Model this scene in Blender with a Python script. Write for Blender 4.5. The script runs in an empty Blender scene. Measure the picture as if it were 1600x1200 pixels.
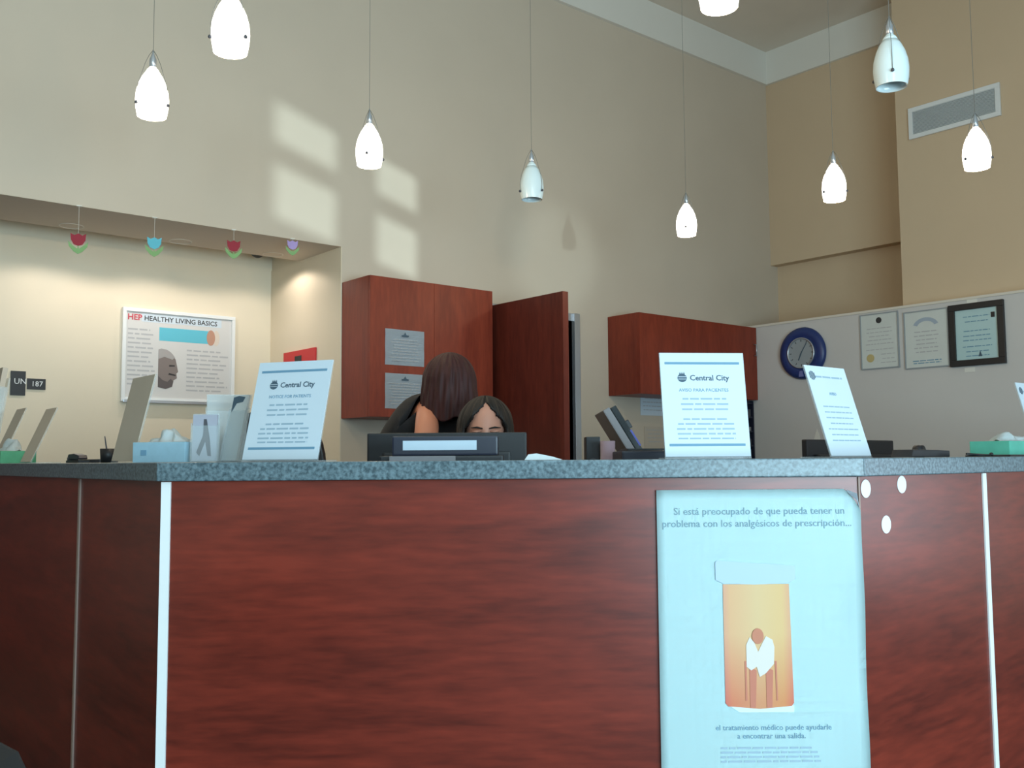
import bpy, bmesh, math, random
from mathutils import Vector, Matrix
random.seed(7)
C = bpy.context.scene.collection
PI = math.pi
def s2l(c):
    c = c/255.0
    return c/12.92 if c <= .04045 else ((c+.055)/1.055)**2.4
def rgb(r, g, b): return (s2l(r), s2l(g), s2l(b), 1)

# ------------------------------------------------------------------ camera
YAW = math.radians(39.8)                       # the room's axes run 39.8 deg off the line of sight
PITCH, ROLL, EYE = math.radians(4.5), math.radians(.4), 1.0632
F0 = Vector((math.sin(YAW), math.cos(YAW), 0)); R0 = Vector((math.cos(YAW), -math.sin(YAW), 0)); Z = Vector((0, 0, 1))
F = F0*math.cos(PITCH)+Z*math.sin(PITCH); U = -F0*math.sin(PITCH)+Z*math.cos(PITCH)
R = R0*math.cos(ROLL)-U*math.sin(ROLL); U2 = R0*math.sin(ROLL)+U*math.cos(ROLL)
cam = bpy.data.cameras.new('camera'); cam.sensor_width = 36; cam.lens = 33.75; cam.clip_start = .05
camo = bpy.data.objects.new('camera', cam); C.objects.link(camo)
camo.matrix_world = Matrix(((R.x, U2.x, -F.x, 0), (R.y, U2.y, -F.y, 0), (R.z, U2.z, -F.z, EYE), (0, 0, 0, 1)))
bpy.context.scene.camera = camo

# ------------------------------------------------------------------ world, lights, exposure
sc = bpy.context.scene
sc.view_settings.view_transform = 'Standard'; sc.view_settings.look = 'None'
sc.view_settings.exposure = 0.0; sc.view_settings.gamma = 1; sc.view_settings.use_curve_mapping = False
w = bpy.data.worlds.new('world'); sc.world = w; w.use_nodes = True
w.node_tree.nodes['Background'].inputs[0].default_value = (.55, .72, .85, 1)
w.node_tree.nodes['Background'].inputs[1].default_value = .9
def area(name, loc, rot, sx, sy, power, col):
    l = bpy.data.lights.new(name, 'AREA'); l.shape = 'RECTANGLE'; l.size = sx; l.size_y = sy; l.energy = power; l.color = col
    o = bpy.data.objects.new(name, l); C.objects.link(o); o.location = loc; o.rotation_euler = rot; return o
# daylight through the shop windows in the rear wall (y = -2.6), just inside the glass
area('daylight_window_1', (1.0, -2.5, 1.05), (math.radians(90), 0, 0), 3.0, 1.35, 245, (.60, .87, 1.0))
area('daylight_window_2', (-1.3, -2.5, 2.75), (math.radians(90), 0, 0), 2.2, 1.5, 108, (.60, .87, 1.0))
area('added_fill_right', (6.6, -1.95, .95), (math.radians(90), 0, math.radians(90)), 1.1, 1.3, 40, (.70, .86, 1.0))  # made-up side light, added for sheen on the counter's right leg
# sun glancing off parked cars outside, coming in through the four-pane window in the right wall and the low rear one
def glint(name, loc, aim, power, size, soft, blend=.1):
    l = bpy.data.lights.new(name, 'SPOT'); l.energy = power; l.color = (.78, .96, 1.0); l.spot_size = math.radians(size); l.spot_blend = blend; l.shadow_soft_size = soft
    o = bpy.data.objects.new(name, l); C.objects.link(o); o.location = loc; o.rotation_euler = (Vector(aim)-Vector(loc)).to_track_quat('-Z', 'Y').to_euler()
glint('sun_glint', (27.3, -26.7, -4.0), (6.75, .03, 1.64), 50000, 2.4, .24)
glint('sun_glint', (-.18, -9, .15), (4.6, 5.02, 2.5), 1500, 3.4, .10, .5)
def spot(name, loc, power, size, col=(1, .86, .68), blend=.6, rot=(0, 0, 0), soft=.05):
    l = bpy.data.lights.new(name, 'SPOT'); l.energy = power; l.spot_size = math.radians(size); l.spot_blend = blend; l.color = col; l.shadow_soft_size = soft
    o = bpy.data.objects.new(name, l); C.objects.link(o); o.location = loc; o.rotation_euler = rot; return o
for i, x in enumerate((1.45, 2.05, 2.63)):        # recessed cans in the underside of the alcove header
    spot('alcove_downlight', (x, 5.515, 2.335), (11, 11, 7)[i], 154, col=(1, .90, .80), blend=.3, soft=.03)

# ------------------------------------------------------------------ materials
def mat(name, col, rough=.6, metal=0, var=0, scale=20, bump=0, emit=None, es=0, spec=.5, stretch=(1, 1, 1), col2=None, detail=4, trans=0):
    m = bpy.data.materials.new(name); m.use_nodes = True; nt = m.node_tree; b = nt.nodes['Principled BSDF']
    b.inputs['Base Color'].default_value = col; b.inputs['Roughness'].default_value = rough; b.inputs['Metallic'].default_value = metal
    b.inputs['Specular IOR Level'].default_value = spec
    if trans: b.inputs['Transmission Weight'].default_value = trans
    if emit: b.inputs['Emission Color'].default_value = emit; b.inputs['Emission Strength'].default_value = es
    tc = nt.nodes.new('ShaderNodeTexCoord'); mp = nt.nodes.new('ShaderNodeMapping'); mp.inputs['Scale'].default_value = stretch
    n = nt.nodes.new('ShaderNodeTexNoise'); n.inputs['Scale'].default_value = scale; n.inputs['Detail'].default_value = detail
    nt.links.new(tc.outputs['Object'], mp.inputs[0]); nt.links.new(mp.outputs[0], n.inputs['Vector'])
    if col2 is None and var: col2 = tuple(c*(1-var) for c in col[:3])+(1,)
    if col2:
        r = nt.nodes.new('ShaderNodeValToRGB'); r.color_ramp.elements[0].position = .35; r.color_ramp.elements[1].position = .65
        r.color_ramp.elements[0].color = col2; r.color_ramp.elements[1].color = col
        nt.links.new(n.outputs['Fac'], r.inputs[0]); nt.links.new(r.outputs[0], b.inputs['Base Color'])
    if bump:
        bp = nt.nodes.new('ShaderNodeBump'); bp.inputs['Strength'].default_value = bump; bp.inputs['Distance'].default_value = .002
        nt.links.new(n.outputs['Fac'], bp.inputs['Height']); nt.links.new(bp.outputs[0], b.inputs['Normal'])
    return m
def wood(name, c1, c2, rough=.38, horiz=True, spec=.5):
    m = mat(name, c1, rough, spec=spec); nt = m.node_tree; b = nt.nodes['Principled BSDF']
    n = [x for x in nt.nodes if x.type == 'TEX_NOISE'][0]; mp = [x for x in nt.nodes if x.type == 'MAPPING'][0]
    mp.inputs['Scale'].default_value = (1.1, 1.1, 7) if horiz else (7, 7, 1.1)
    n.inputs['Scale'].default_value = 1.5; n.inputs['Detail'].default_value = 7; n.inputs['Distortion'].default_value = .9
    n2 = nt.nodes.new('ShaderNodeTexNoise'); n2.inputs['Scale'].default_value = 9; n2.inputs['Detail'].default_value = 5
    nt.links.new(mp.outputs[0], n2.inputs['Vector'])
    mx = nt.nodes.new('ShaderNodeMath'); mx.operation = 'MULTIPLY_ADD'; mx.inputs[1].default_value = .45
    nt.links.new(n2.outputs['Fac'], mx.inputs[0])
    sc_ = nt.nodes.new('ShaderNodeMath'); sc_.operation = 'MULTIPLY'; sc_.inputs[1].default_value = .6
    nt.links.new(n.outputs['Fac'], sc_.inputs[0]); nt.links.new(sc_.outputs[0], mx.inputs[2])
    r = nt.nodes.new('ShaderNodeValToRGB'); e = r.color_ramp.elements; e[0].position = .36; e[1].position = .66; e[0].color = c2; e[1].color = c1
    nt.links.new(mx.outputs[0], r.inputs[0]); nt.links.new(r.outputs[0], b.inputs['Base Color'])
    return m
M = {}
M['paint_tan'] = mat('paint_tan', rgb(203, 189, 171), .75, var=.03, scale=2, bump=.15)
M['tan_warmlit'] = mat('paint_tan_warmlit', rgb(208, 184, 154), .75, var=.03, scale=2, bump=.15)  # the wall tan again, warmer light on the right walls put into the colour
M['paint_cream'] = mat('paint_cream', rgb(226, 213, 190), .75, var=.03, scale=2)
M['paint_grey'] = mat('paint_grey', rgb(204, 200, 197), .7, var=.03, scale=2)
M['paint_cap'] = mat('paint_cap', rgb(216, 208, 195), .7)
M['ceiling'] = mat('ceiling_paint', rgb(222, 212, 198), .85, var=.04, scale=3)
M['trim'] = mat('trim_paint', rgb(225, 222, 214), .6)
M['wood'] = wood('cherry_laminate', rgb(122, 45, 32), rgb(82, 29, 21), .30, spec=.45)
M['woodv'] = wood('cherry_laminate_upright', rgb(138, 56, 36), rgb(116, 43, 28), .42, horiz=False, spec=.35)
M['woodd'] = wood('door_veneer', rgb(108, 44, 32), rgb(86, 33, 24), .45, horiz=False, spec=.35)
M['granite'] = mat('speckled_laminate', rgb(104, 124, 132), .32, col2=rgb(54, 72, 80), scale=130, detail=6)
M['alu'] = mat('brushed_aluminium', rgb(210, 214, 214), .45, metal=.35, var=.05, scale=60)
M['alud'] = mat('dull_edge_strip', rgb(150, 128, 118), .6)
M['white'] = mat('white_plastic', rgb(226, 228, 228), .5)
M['paper'] = mat('white_paper', rgb(202, 214, 224), .7, var=.015, scale=8)
M['papert'] = mat('tan_shaded_paper', rgb(196, 182, 166), .7, var=.05, scale=8)  # shade of the unlit sign faces put into the tan; also other tan sheets
M['paperb'] = mat('blue_white_print', rgb(196, 214, 228), .6)
M['black'] = mat('black_plastic', rgb(26, 27, 32), .45, var=.2, scale=30)
M['blackn'] = mat('navy_black_plastic', rgb(32, 36, 54), .4, var=.15, scale=20)
M['greyp'] = mat('grey_plastic', rgb(130, 128, 132), .5)
M['dgrey'] = mat('dark_grey_plastic', rgb(70, 70, 76), .5)
M['screen'] = mat('dark_screen', rgb(20, 28, 32), .2)
M['ink'] = mat('dark_ink', rgb(70, 90, 105), .7)
M['inkl'] = mat('pale_ink', rgb(150, 172, 188), .7)
M['inkb'] = mat('blue_ink', rgb(105, 145, 170), .7)
M['inkk'] = mat('black_ink', rgb(50, 48, 50), .7)
M['inkg'] = mat('grey_ink', rgb(178, 178, 180), .7)
M['red'] = mat('red_plastic', rgb(205, 44, 48), .5)
M['redink'] = mat('red_ink', rgb(196, 70, 84), .7)
M['cyan'] = mat('cyan_ink', rgb(95, 185, 205), .7)
M['poster'] = mat('poster_board', rgb(222, 250, 252), .5)
M['cork'] = mat('chart_paper', rgb(208, 206, 204), .6)
M['clockb'] = mat('blue_clock_plastic', rgb(30, 52, 110), .4, var=.1)
M['clockf'] = mat('clock_dial', rgb(150, 156, 160), .6)
M['silver'] = mat('silver_metal', rgb(190, 196, 204), .3, metal=.7)
M['wire'] = mat('dark_cable', rgb(120, 118, 112), .5, metal=.2)
M['lit'] = mat('lit_glass', rgb(255, 250, 240), .4, emit=(1, .955, .88, 1), es=3.2)
M['litneck'] = mat('frosted_neck_glass', rgb(225, 222, 215), .4, emit=(1, .95, .88, 1), es=1.1)
M['unlit'] = mat('unlit_opal_glass', rgb(222, 236, 238), .2)
M['hair_red'] = mat('dark_red_hair', rgb(54, 14, 16), .7, var=.35, scale=6, stretch=(14, 14, 1), bump=.6)
M['hair_black'] = mat('black_hair', rgb(31, 25, 22), .65, col2=rgb(11, 9, 10), scale=5, stretch=(16, 16, 1), bump=.6)
M['hair_brown'] = mat('brown_highlighted_hair', rgb(96, 76, 60), .55, var=.3, scale=8, stretch=(14, 14, 1))
M['skin'] = mat('skin', rgb(196, 142, 122), .5, var=.05, scale=10)
M['skin2'] = mat('tanned_skin', rgb(196, 128, 100), .5, var=.05, scale=10)
M['cloth'] = mat('black_knit', rgb(25, 25, 28), .85, var=.2, scale=90, bump=.3)
M['denim'] = mat('dark_trousers', rgb(34, 36, 46), .85, var=.2, scale=90, bump=.3)
M['green'] = mat('green_card', rgb(80, 160, 118), .6, var=.1, scale=30)
M['greenl'] = mat('leaf_green_card', rgb(130, 170, 110), .7)
M['teal'] = mat('teal_card', rgb(84, 172, 150), .6, var=.1, scale=30)
M['boxblue'] = mat('pale_blue_card', rgb(150, 184, 200), .6, var=.08, scale=40)
M['tissue'] = mat('tissue_paper', rgb(226, 234, 236), .85, bump=.4, scale=60)
M['flowr'] = mat('crimson_card', rgb(150, 34, 52), .7)
M['flowb'] = mat('sky_blue_card', rgb(96, 186, 205), .7)
M['flowp'] = mat('lilac_card', rgb(170, 150, 205), .7)
M['gold'] = mat('gold_foil', rgb(190, 172, 120), .5)
M['floor'] = mat('grey_carpet', rgb(84, 74, 68), .95, var=.25, scale=120, bump=.3)
M['floor2'] = mat('back_room_wall', rgb(120, 100, 84), .9)
M['pill'] = None
def clear(name, col, gloss=.12, rough=.05):
    m = bpy.data.materials.new(name); m.use_nodes = True; nt = m.node_tree; nt.nodes.clear()
    o = nt.nodes.new('ShaderNodeOutputMaterial'); t = nt.nodes.new('ShaderNodeBsdfTransparent'); t.inputs[0].default_value = col
    g = nt.nodes.new('ShaderNodeBsdfPrincipled'); g.inputs['Roughness'].default_value = rough; g.inputs['Base Color'].default_value = (.8, .85, .88, 1)
    mx = nt.nodes.new('ShaderNodeMixShader'); mx.inputs[0].default_value = gloss
    nt.links.new(t.outputs[0], mx.inputs[1]); nt.links.new(g.outputs[0], mx.inputs[2]); nt.links.new(mx.outputs[0], o.inputs[0]); return m
M['glass'] = clear('window_glass', (.95, .98, .98, 1), .08)
M['acrylic'] = clear('clear_acrylic', (.93, .95, .95, 1), .22, .15)
def bottle_mat():
    m = mat('bottle_print', rgb(238, 190, 150), .6); nt = m.node_tree; b = nt.nodes['Principled BSDF']
    tc = nt.nodes.new('ShaderNodeTexCoord'); sx = nt.nodes.new('ShaderNodeSeparateXYZ'); nt.links.new(tc.outputs['Generated'], sx.inputs[0])
    r = nt.nodes.new('ShaderNodeValToRGB'); e = r.color_ramp.elements; e[0].position = 0; e[0].color = rgb(196, 104, 100); e[1].position = 1; e[1].color = rgb(200, 104, 88)
    for p, c in ((.1, rgb(206, 136, 92)), (.5, rgb(202, 164, 112)), (.86, rgb(206, 158, 86))):
        q = e.new(p); q.color = c
    nt.links.new(sx.outputs[0], r.inputs[0])
    r2 = nt.nodes.new('ShaderNodeValToRGB'); r2.color_ramp.elements[0].position = .05; r2.color_ramp.elements[0].color = rgb(196, 92, 72); r2.color_ramp.elements[1].position = .6; r2.color_ramp.elements[1].color = rgb(214, 184, 140)
    nt.links.new(sx.outputs[2], r2.inputs[0])
    mx = nt.nodes.new('ShaderNodeMixRGB'); mx.inputs[0].default_value = .5; nt.links.new(r.outputs[0], mx.inputs[1]); nt.links.new(r2.outputs[0], mx.inputs[2])
    nt.links.new(mx.outputs[0], b.inputs['Base Color']); return m
M['pill'] = bottle_mat()

# ------------------------------------------------------------------ helpers
class MB:
    def __init__(s): s.bm = bmesh.new()
    def box(s, x0, x1, y0, y1, z0, z1, mtx=None):
        vs = [s.bm.verts.new(Vector(p) if mtx is None else mtx @ Vector(p)) for p in
              ((x0, y0, z0), (x1, y0, z0), (x1, y1, z0), (x0, y1, z0), (x0, y0, z1), (x1, y0, z1), (x1, y1, z1), (x0, y1, z1))]
        for f in ((3, 2, 1, 0), (4, 5, 6, 7), (0, 1, 5, 4), (1, 2, 6, 5), (2, 3, 7, 6), (3, 0, 4, 7)): s.bm.faces.new([vs[i] for i in f])
        return s
    def prism(s, pts, z0, z1):                      # polygon in xy extruded in z
        a = [s.bm.verts.new((x, y, z0)) for x, y in pts]; b = [s.bm.verts.new((x, y, z1)) for x, y in pts]; n = len(pts)
        s.bm.faces.new(a[::-1]); s.bm.faces.new(b)
        for i in range(n): s.bm.faces.new((a[i], a[(i+1) % n], b[(i+1) % n], b[i]))
        return s
    def plate(s, pts, y0, y1, mtx=None):            # polygon in xz given depth along y
        a = [Vector((x, y0, z)) for x, z in pts]; b = [Vector((x, y1, z)) for x, z in pts]
        if mtx is not None: a = [mtx @ v for v in a]; b = [mtx @ v for v in b]
        a = [s.bm.verts.new(v) for v in a]; b = [s.bm.verts.new(v) for v in b]; n = len(pts)
        s.bm.faces.new(a); s.bm.faces.new(b[::-1])
        for i in range(n): s.bm.faces.new((a[(i+1) % n], a[i], b[i], b[(i+1) % n]))
        return s
    def lathe(s, prof, n=32, c=(0, 0, 0), axis='Z'):
        rings = []
        for r, h in prof:
            ring = []
            for k in range(n):
                a = 2*PI*k/n
                p = (r*math.cos(a), r*math.sin(a), h) if axis == 'Z' else (r*math.cos(a), h, r*math.sin(a))
                ring.append(s.bm.verts.new((p[0]+c[0], p[1]+c[1], p[2]+c[2])))
            rings.append(ring)
        for a, b in zip(rings, rings[1:]):
            for k in range(n): s.bm.faces.new((a[k], a[(k+1) % n], b[(k+1) % n], b[k]))
        for ring, rr in ((rings[0], prof[0][0]), (rings[-1], prof[-1][0])):
            if rr > 1e-4 and prof[0] != prof[-1]: s.bm.faces.new(ring)
        return s
    def tube(s, pts, r, n=8):
        pts = [Vector(p) for p in pts]; prev = None
        for i, p in enumerate(pts):
            t = (pts[min(i+1, len(pts)-1)]-pts[max(i-1, 0)]).normalized()
            a = t.orthogonal().normalized() if prev is None else (prev[1]-t*prev[1].dot(t)).normalized()
            b = t.cross(a); rr = r if not hasattr(r, '__len__') else r[i]
            ring = [s.bm.verts.new(p+a*rr*math.cos(2*PI*k/n)+b*rr*math.sin(2*PI*k/n)) for k in range(n)]
            if prev:
                for k in range(n): s.bm.faces.new((prev[0][k], prev[0][(k+1) % n], ring[(k+1) % n], ring[k]))
            else: s.bm.faces.new(ring[::-1])
            prev = (ring, a)
        s.bm.faces.new(prev[0]); return s
    def build(s, name, m, parent=None, bevel=0, smooth=False, mtx=None):
        if mtx is not None: s.bm.transform(mtx)
        bmesh.ops.recalc_face_normals(s.bm, faces=s.bm.faces)
        if bevel: bmesh.ops.bevel(s.bm, geom=list(s.bm.edges), offset=bevel, segments=2, affect='EDGES', profile=.7)
        me = bpy.data.meshes.new(name); s.bm.to_mesh(me); s.bm.free()
        if smooth:
            for p in me.polygons: p.use_smooth = True
        me.materials.append(M[m] if isinstance(m, str) else m)
        o = bpy.data.objects.new(name, me); C.objects.link(o); o.parent = parent
        return o
def tag(o, label, cat, group=None):
    o['label'] = label; o['category'] = cat
    if group: o['group'] = group
    return o
def thing(name, label, cat, loc, rz=0, group=None):
    o = bpy.data.objects.new(name, None); C.objects.link(o); o.location = loc; o.rotation_euler = (0, 0, rz); o.empty_display_size = .1
    return tag(o, label, cat, group)
def struct(name, mb, m, parent=None, **k):
    o = mb.build(name, m, parent, **k)
    if parent is None: o['kind'] = 'structure'
    return o
def text_part(name, s, size, x, z, m, parent, y=-.001, mtx=None, align='CENTER', sx=1, bold=0):
    cu = bpy.data.curves.new(name, 'FONT'); cu.body = s; cu.size = size; cu.align_x = align; cu.resolution_u = 2; cu.extrude = .0003; cu.offset = bold
    t = bpy.data.objects.new(name, cu); me = bpy.data.meshes.new_from_object(t); bpy.data.objects.remove(t); bpy.data.curves.remove(cu)
    mm = Matrix.Translation((x, y, z)) @ Matrix.Rotation(PI/2, 4, 'X') @ Matrix.Diagonal((sx, 1, 1, 1))
    if mtx is not None: mm = mtx @ mm
    me.transform(mm); me.materials.clear(); me.materials.append(M[m]); me.name = name
    o = bpy.data.objects.new(name, me); C.objects.link(o); o.parent = parent; return o
def greek(name, x0, x1, zs, h, m, parent, y=-.0008, mtx=None, seed=1, center=True, t=.0006):
    """lines of print too small to read, as word-long strokes"""
    rn = random.Random(seed); mb = MB()
    for z in zs:
        W_ = (x1-x0)*rn.uniform(.72, 1); a = (x0+x1-W_)/2 if center else x0; e = a+W_
        while a < e:
            l = min(rn.uniform(2.2, 7)*h, e-a)
            mb.box(a, a+l, y-t, y, z, z+h*.8, mtx); a += l+h*.9
    o = mb.build(name, m, parent); o['kind'] = 'stuff'; return o
FACE_CENTER, FACE_LEFT = -YAW, -PI/2       # which way the three legs of the counter face
def cf(X, D, z=0):                                  # point in the frame of the counter's middle leg: along it, away from it, up
    p = R0*X+F0*D; return Vector((p.x, p.y, z))

# ------------------------------------------------------------------ room shell
WY, CE = 5.02, 4.72
struct('floor', MB().box(-3, 8, -2.8, 7, -.1, 0), 'floor')
struct('ceiling', MB().box(-3, 8, -2.8, 5.1, CE, CE+.1), 'ceiling')
wb = MB()
wb.box(-3, 2.86, WY, 5.55, 2.345, CE); wb.box(2.86, 3.85, WY, 5.55, 0, CE); wb.box(3.85, 4.75, WY, 5.55, 2.06, CE); wb.box(4.75, 7.2, WY, 5.55, 0, CE)
wb.box(7.2, 7.6, WY, 5.55, 0, CE)
struct('wall_back', wb, 'paint_tan')
al = MB(); al.box(-3, -.80, 5.96, 6.06, 0, 2.6); al.box(-.80, 1.12, 5.96, 6.06, 2.08, 2.6); al.box(1.12, 2.86, 5.96, 6.06, 0, 2.6); al.box(2.86, 3.0, 5.55, 6.06, 0, 2.6); al.box(2.855, 2.86, 5.021, 5.96, 0, 2.345)
struct('wall_alcove', al, 'paint_cream')
struct('ceiling_alcove', MB().box(-3, 2.9, 5.55, 6.0, 2.46, 2.56), 'trim')
struct('wall_right', MB().box(7.2, 7.6, 3.4, WY, 2.772, CE).box(7.30, 7.6, 3.4, WY, 0, 2.772), 'tan_warmlit')
struct('wall_right_front', MB().box(6.70, 7.6, .8, 3.535, 0, CE).box(6.70, 6.80, -2.7, -2.5, 0, CE).box(6.70, 6.80, -2.5, -1.4, 0, .25).box(6.70, 6.80, -2.5, -1.4, 1.65, CE).box(6.70, 6.80, -1.4, -.59, 0, CE).box(6.70, 6.80, -.59, .66, 0, 1.28).box(6.70, 6.80, -.59, .66, 1.96, CE).box(6.70, 6.80, .66, .8, 0, CE), 'tan_warmlit')
pw = struct('wall_partition', MB().box(6.52, 6.699, 1.0, 5.018, 0, 2.125), 'paint_grey')
struct('trim_1', MB().box(6.512, 6.699, 1.0, 5.018, 2.125, 2.142), 'paint_cap')
struct('trim_2', MB().box(-3, 7.17, WY-.03, WY, 4.42, CE).box(7.17, 7.2, 3.535, WY, 4.42, CE), 'trim')
struct('wall_left', MB().box(-3.1, -3, -2.8, 6.1, 0, CE), 'paint_tan')
# rear wall with two shop windows (behind the camera)
rw = MB(); Y0, Y1 = -2.7, -2.6
wins = [(-.6, 2.6, .3, 1.78), (-2.5, -.1, 1.95, 3.55)]
rw.box(-3, -2.5, Y0, Y1, 0, CE); rw.box(-2.5, -.6, Y0, Y1, 0, 1.95); rw.box(-2.5, -.1, Y0, Y1, 3.55, CE); rw.box(-.6, -.1, Y0, Y1, 1.78, 1.95)
rw.box(-.6, 2.6, Y0, Y1, 0, .3); rw.box(-.1, 2.6, Y0, Y1, 1.78, CE); rw.box(2.6, 6.7, Y0, Y1, 0, CE)
struct('wall_rear', rw, 'paint_tan')
for i, (a, b, c, d) in enumerate(wins):
    f = MB()
    for x in (a, b-.06) if i == 0 else (a, (a+b)/2-.03, b-.06): f.box(x, x+.06, Y0+.01, Y1-.01, c, d)
    for z in (c, d-.06): f.box(a+.06, b-.06, Y0+.012, Y1-.012, z, z+.06)
    wf = struct('window_%d' % (i+1), f, 'alu')
    MB().box(a+.06, b-.06, -2.655, -2.649, c+.06, d-.06).build('pane', 'glass', wf)
# right front wall: a low window added to brighten the counter and a small four-pane one above it
f = MB(); X0, X1 = 6.70, 6.80; q = (-.59, .66, 1.28, 1.96)
for y0, y1 in ((q[0], q[0]+.05), (-.04, .20), (q[1]-.05, q[1])): f.box(X0+.02, X1-.02, y0, y1, q[2], q[3])
for z0, z1 in ((q[2], q[2]+.05), (1.60, 1.70), (q[3]-.055, q[3])): f.box(X0+.022, X1-.022, q[0]+.05, q[1]-.05, z0, z1)
w3 = struct('window_3', f, 'alu'); MB().box(6.747, 6.752, q[0]+.05, q[1]-.05, q[2]+.05, q[3]-.05).build('pane', 'glass', w3)
w4 = struct('window_4', MB().box(6.72, 6.78, -2.5, -2.44, .25, 1.65).box(6.72, 6.78, -1.46, -1.4, .25, 1.65).box(6.72, 6.78, -2.44, -1.46, .25, .31).box(6.72, 6.78, -2.44, -1.46, 1.59, 1.65), 'alu')  # invented opening for the added side light
MB().box(6.747, 6.752, -2.44, -1.46, .31, 1.59).build('pane', 'glass', w4)
# back room behind the open door
struct('wall_back_room', MB().box(3.2, 3.3, 5.55, 6.9, 0, 2.5).box(5.0, 5.1, 5.55, 6.9, 0, 2.5).box(3.2, 5.1, 6.9, 7.0, 0, 2.5).box(3.2, 5.1, 5.55, 7, 2.5, 2.55), 'floor2')

# door leaf swung into the office, hinged at the left jamb, with a metal frame
dr = bpy.data.objects.new('door_1', None); C.objects.link(dr); dr.location = (3.85, WY, 0); dr['kind'] = 'structure'
MB().box(-.022, .022, -.90, -.005, .012, 2.055).build('door_leaf', 'woodd', dr, bevel=.002)
MB().tube([(-.022, -.83, 1.0), (-.07, -.83, 1.0), (-.07, -.72, 1.0)], .009).build('door_handle', 'silver', dr, smooth=True)
fr = MB(); fr.box(-.05, .0, -.012, .13, 0, 2.115); fr.box(.90, .955, -.03, .13, 0, 2.115); fr.box(0, .90, -.012, .13, 2.06, 2.115)
dfr = fr.build('door_frame', 'silver', dr, bevel=.003)

d2 = bpy.data.objects.new('added_door', None); C.objects.link(d2); d2.location = (.16, 5.96, 0); d2['kind'] = 'structure'  # unseen dark double door, added to darken what the left leg reflects
MB().box(.04, .92, .02, .06, .01, 2.04).build('door_leaf', 'woodd', d2, bevel=.002)
MB().box(-.88, .035, .02, .06, .01, 2.04).build('door_leaf', 'woodd', d2, bevel=.002)
MB().box(-.96, -.885, -.01, .1, 0, 2.08).box(.92, .96, -.01, .1, 0, 2.08).box(-.885, .92, -.01, .1, 2.04, 2.08).build('door_frame', 'silver', d2)
MB().tube([(.84, .02, 1.0), (.84, -.03, 1.0), (.74, -.03, 1.0)], .009).build('door_handle', 'silver', d2, smooth=True)

# ------------------------------------------------------------------ reception counter
A = Vector((.763, 2.15)); B = Vector((1.969, 1.145)); TOP, TH = 1.0615, .041
def off(d):                                          # the counter's outline moved inwards by d
    k = math.tan(math.radians((90-39.8)/2)) ; k2 = math.tan(math.radians(39.8/2))
    # mitre points on the two corners
    a = A+Vector((d, 0)); b = B+Vector((0, d))
    n = Vector((F0.x, F0.y)); t = Vector((R0.x, R0.y)); p = A+n*d
    sa = (a.x-p.x)/t.x; pa = p+t*sa; sb = (b.y-p.y)/t.y; pb = p+t*sb
    return pa, pb
ct = thing('countertop', 'blue-grey speckled laminate top running along the wooden reception counter', 'countertop', (0, 0, 0))
i0a, i0b = off(0); i1a, i1b = off(.36)
LY, RX = 4.55, 6.515
MB().prism([(i0a.x, i0a.y), (i1a.x, i1a.y), (i1a.x, LY), (i0a.x, LY)], TOP-TH, TOP).build('countertop_slab', 'granite', ct, bevel=.0025)
MB().prism([(i0a.x, i0a.y), (i0b.x, i0b.y), (i1b.x, i1b.y), (i1a.x, i1a.y)], TOP-TH, TOP).build('countertop_slab', 'granite', ct, bevel=.0025)
MB().prism([(i0b.x, i0b.y), (RX, i0b.y), (RX, i1b.y), (i1b.x, i1b.y)], TOP-TH, TOP).build('countertop_slab', 'granite', ct, bevel=.0025)
rc = thing('reception_counter', 'three-sided cherry-red laminate reception counter with white corner strips', 'counter', (A.x, A.y, 0))
def loc2(p): return (p.x-A.x, p.y-A.y)
PO = .02; pa, pb = off(PO); qa, qb = off(PO+.025); ra, rb = off(.30)
def panel(pts, m='wood'):
    # each panel is its own mesh in a frame of its own so the grain runs along it
    p0, p1 = Vector(pts[0]), Vector(pts[1]); d = (p1-p0); ang = math.atan2(d.y, d.x)
    o = None; mb = MB(); inv = Matrix.Rotation(-ang, 2)
    loc = [tuple(inv @ (Vector(p)-p0)) for p in pts]
    mb.prism(loc, .0, TOP-TH-.001); o = mb.build('front_panel', m, rc)
    o.location = (p0.x-A.x, p0.y-A.y, 0); o.rotation_euler = (0, 0, ang); return o
G = .0015
SEAM = 2.79
panel([(pa.x, SEAM-G), (pa.x, pa.y+.001), (qa.x, qa.y+.001), (qa.x, SEAM-G)])
panel([(pa.x, LY), (pa.x, SEAM+G), (qa.x, SEAM+G), (qa.x, LY)])
tv = Vector((R0.x, R0.y))
panel([tuple(pa+tv*.001), tuple(pb-tv*.001), tuple(qb-tv*.001), tuple(qa+tv*.001)])
S2 = 2.592
panel([(pb.x+.001, pb.y), (S2-G, pb.y), (S2-G, qb.y), (qb.x+.001, qb.y)])
panel([(S2+G, pb.y), (4.2, pb.y), (4.2, qb.y), (S2+G, qb.y)])
panel([(4.203, pb.y), (RX, pb.y), (RX, qb.y), (4.203, qb.y)])
# inner carcass and the lower work surface behind the panels
MB().prism([loc2(qa), loc2(qb), (RX-A.x, qb.y-A.y), (RX-A.x, rb.y-A.y), loc2(rb), loc2(ra), (ra.x-A.x, LY-A.y), (qa.x-A.x, LY-A.y)], .02, TOP-TH-.001).build('carcass', 'woodd', rc)
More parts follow.
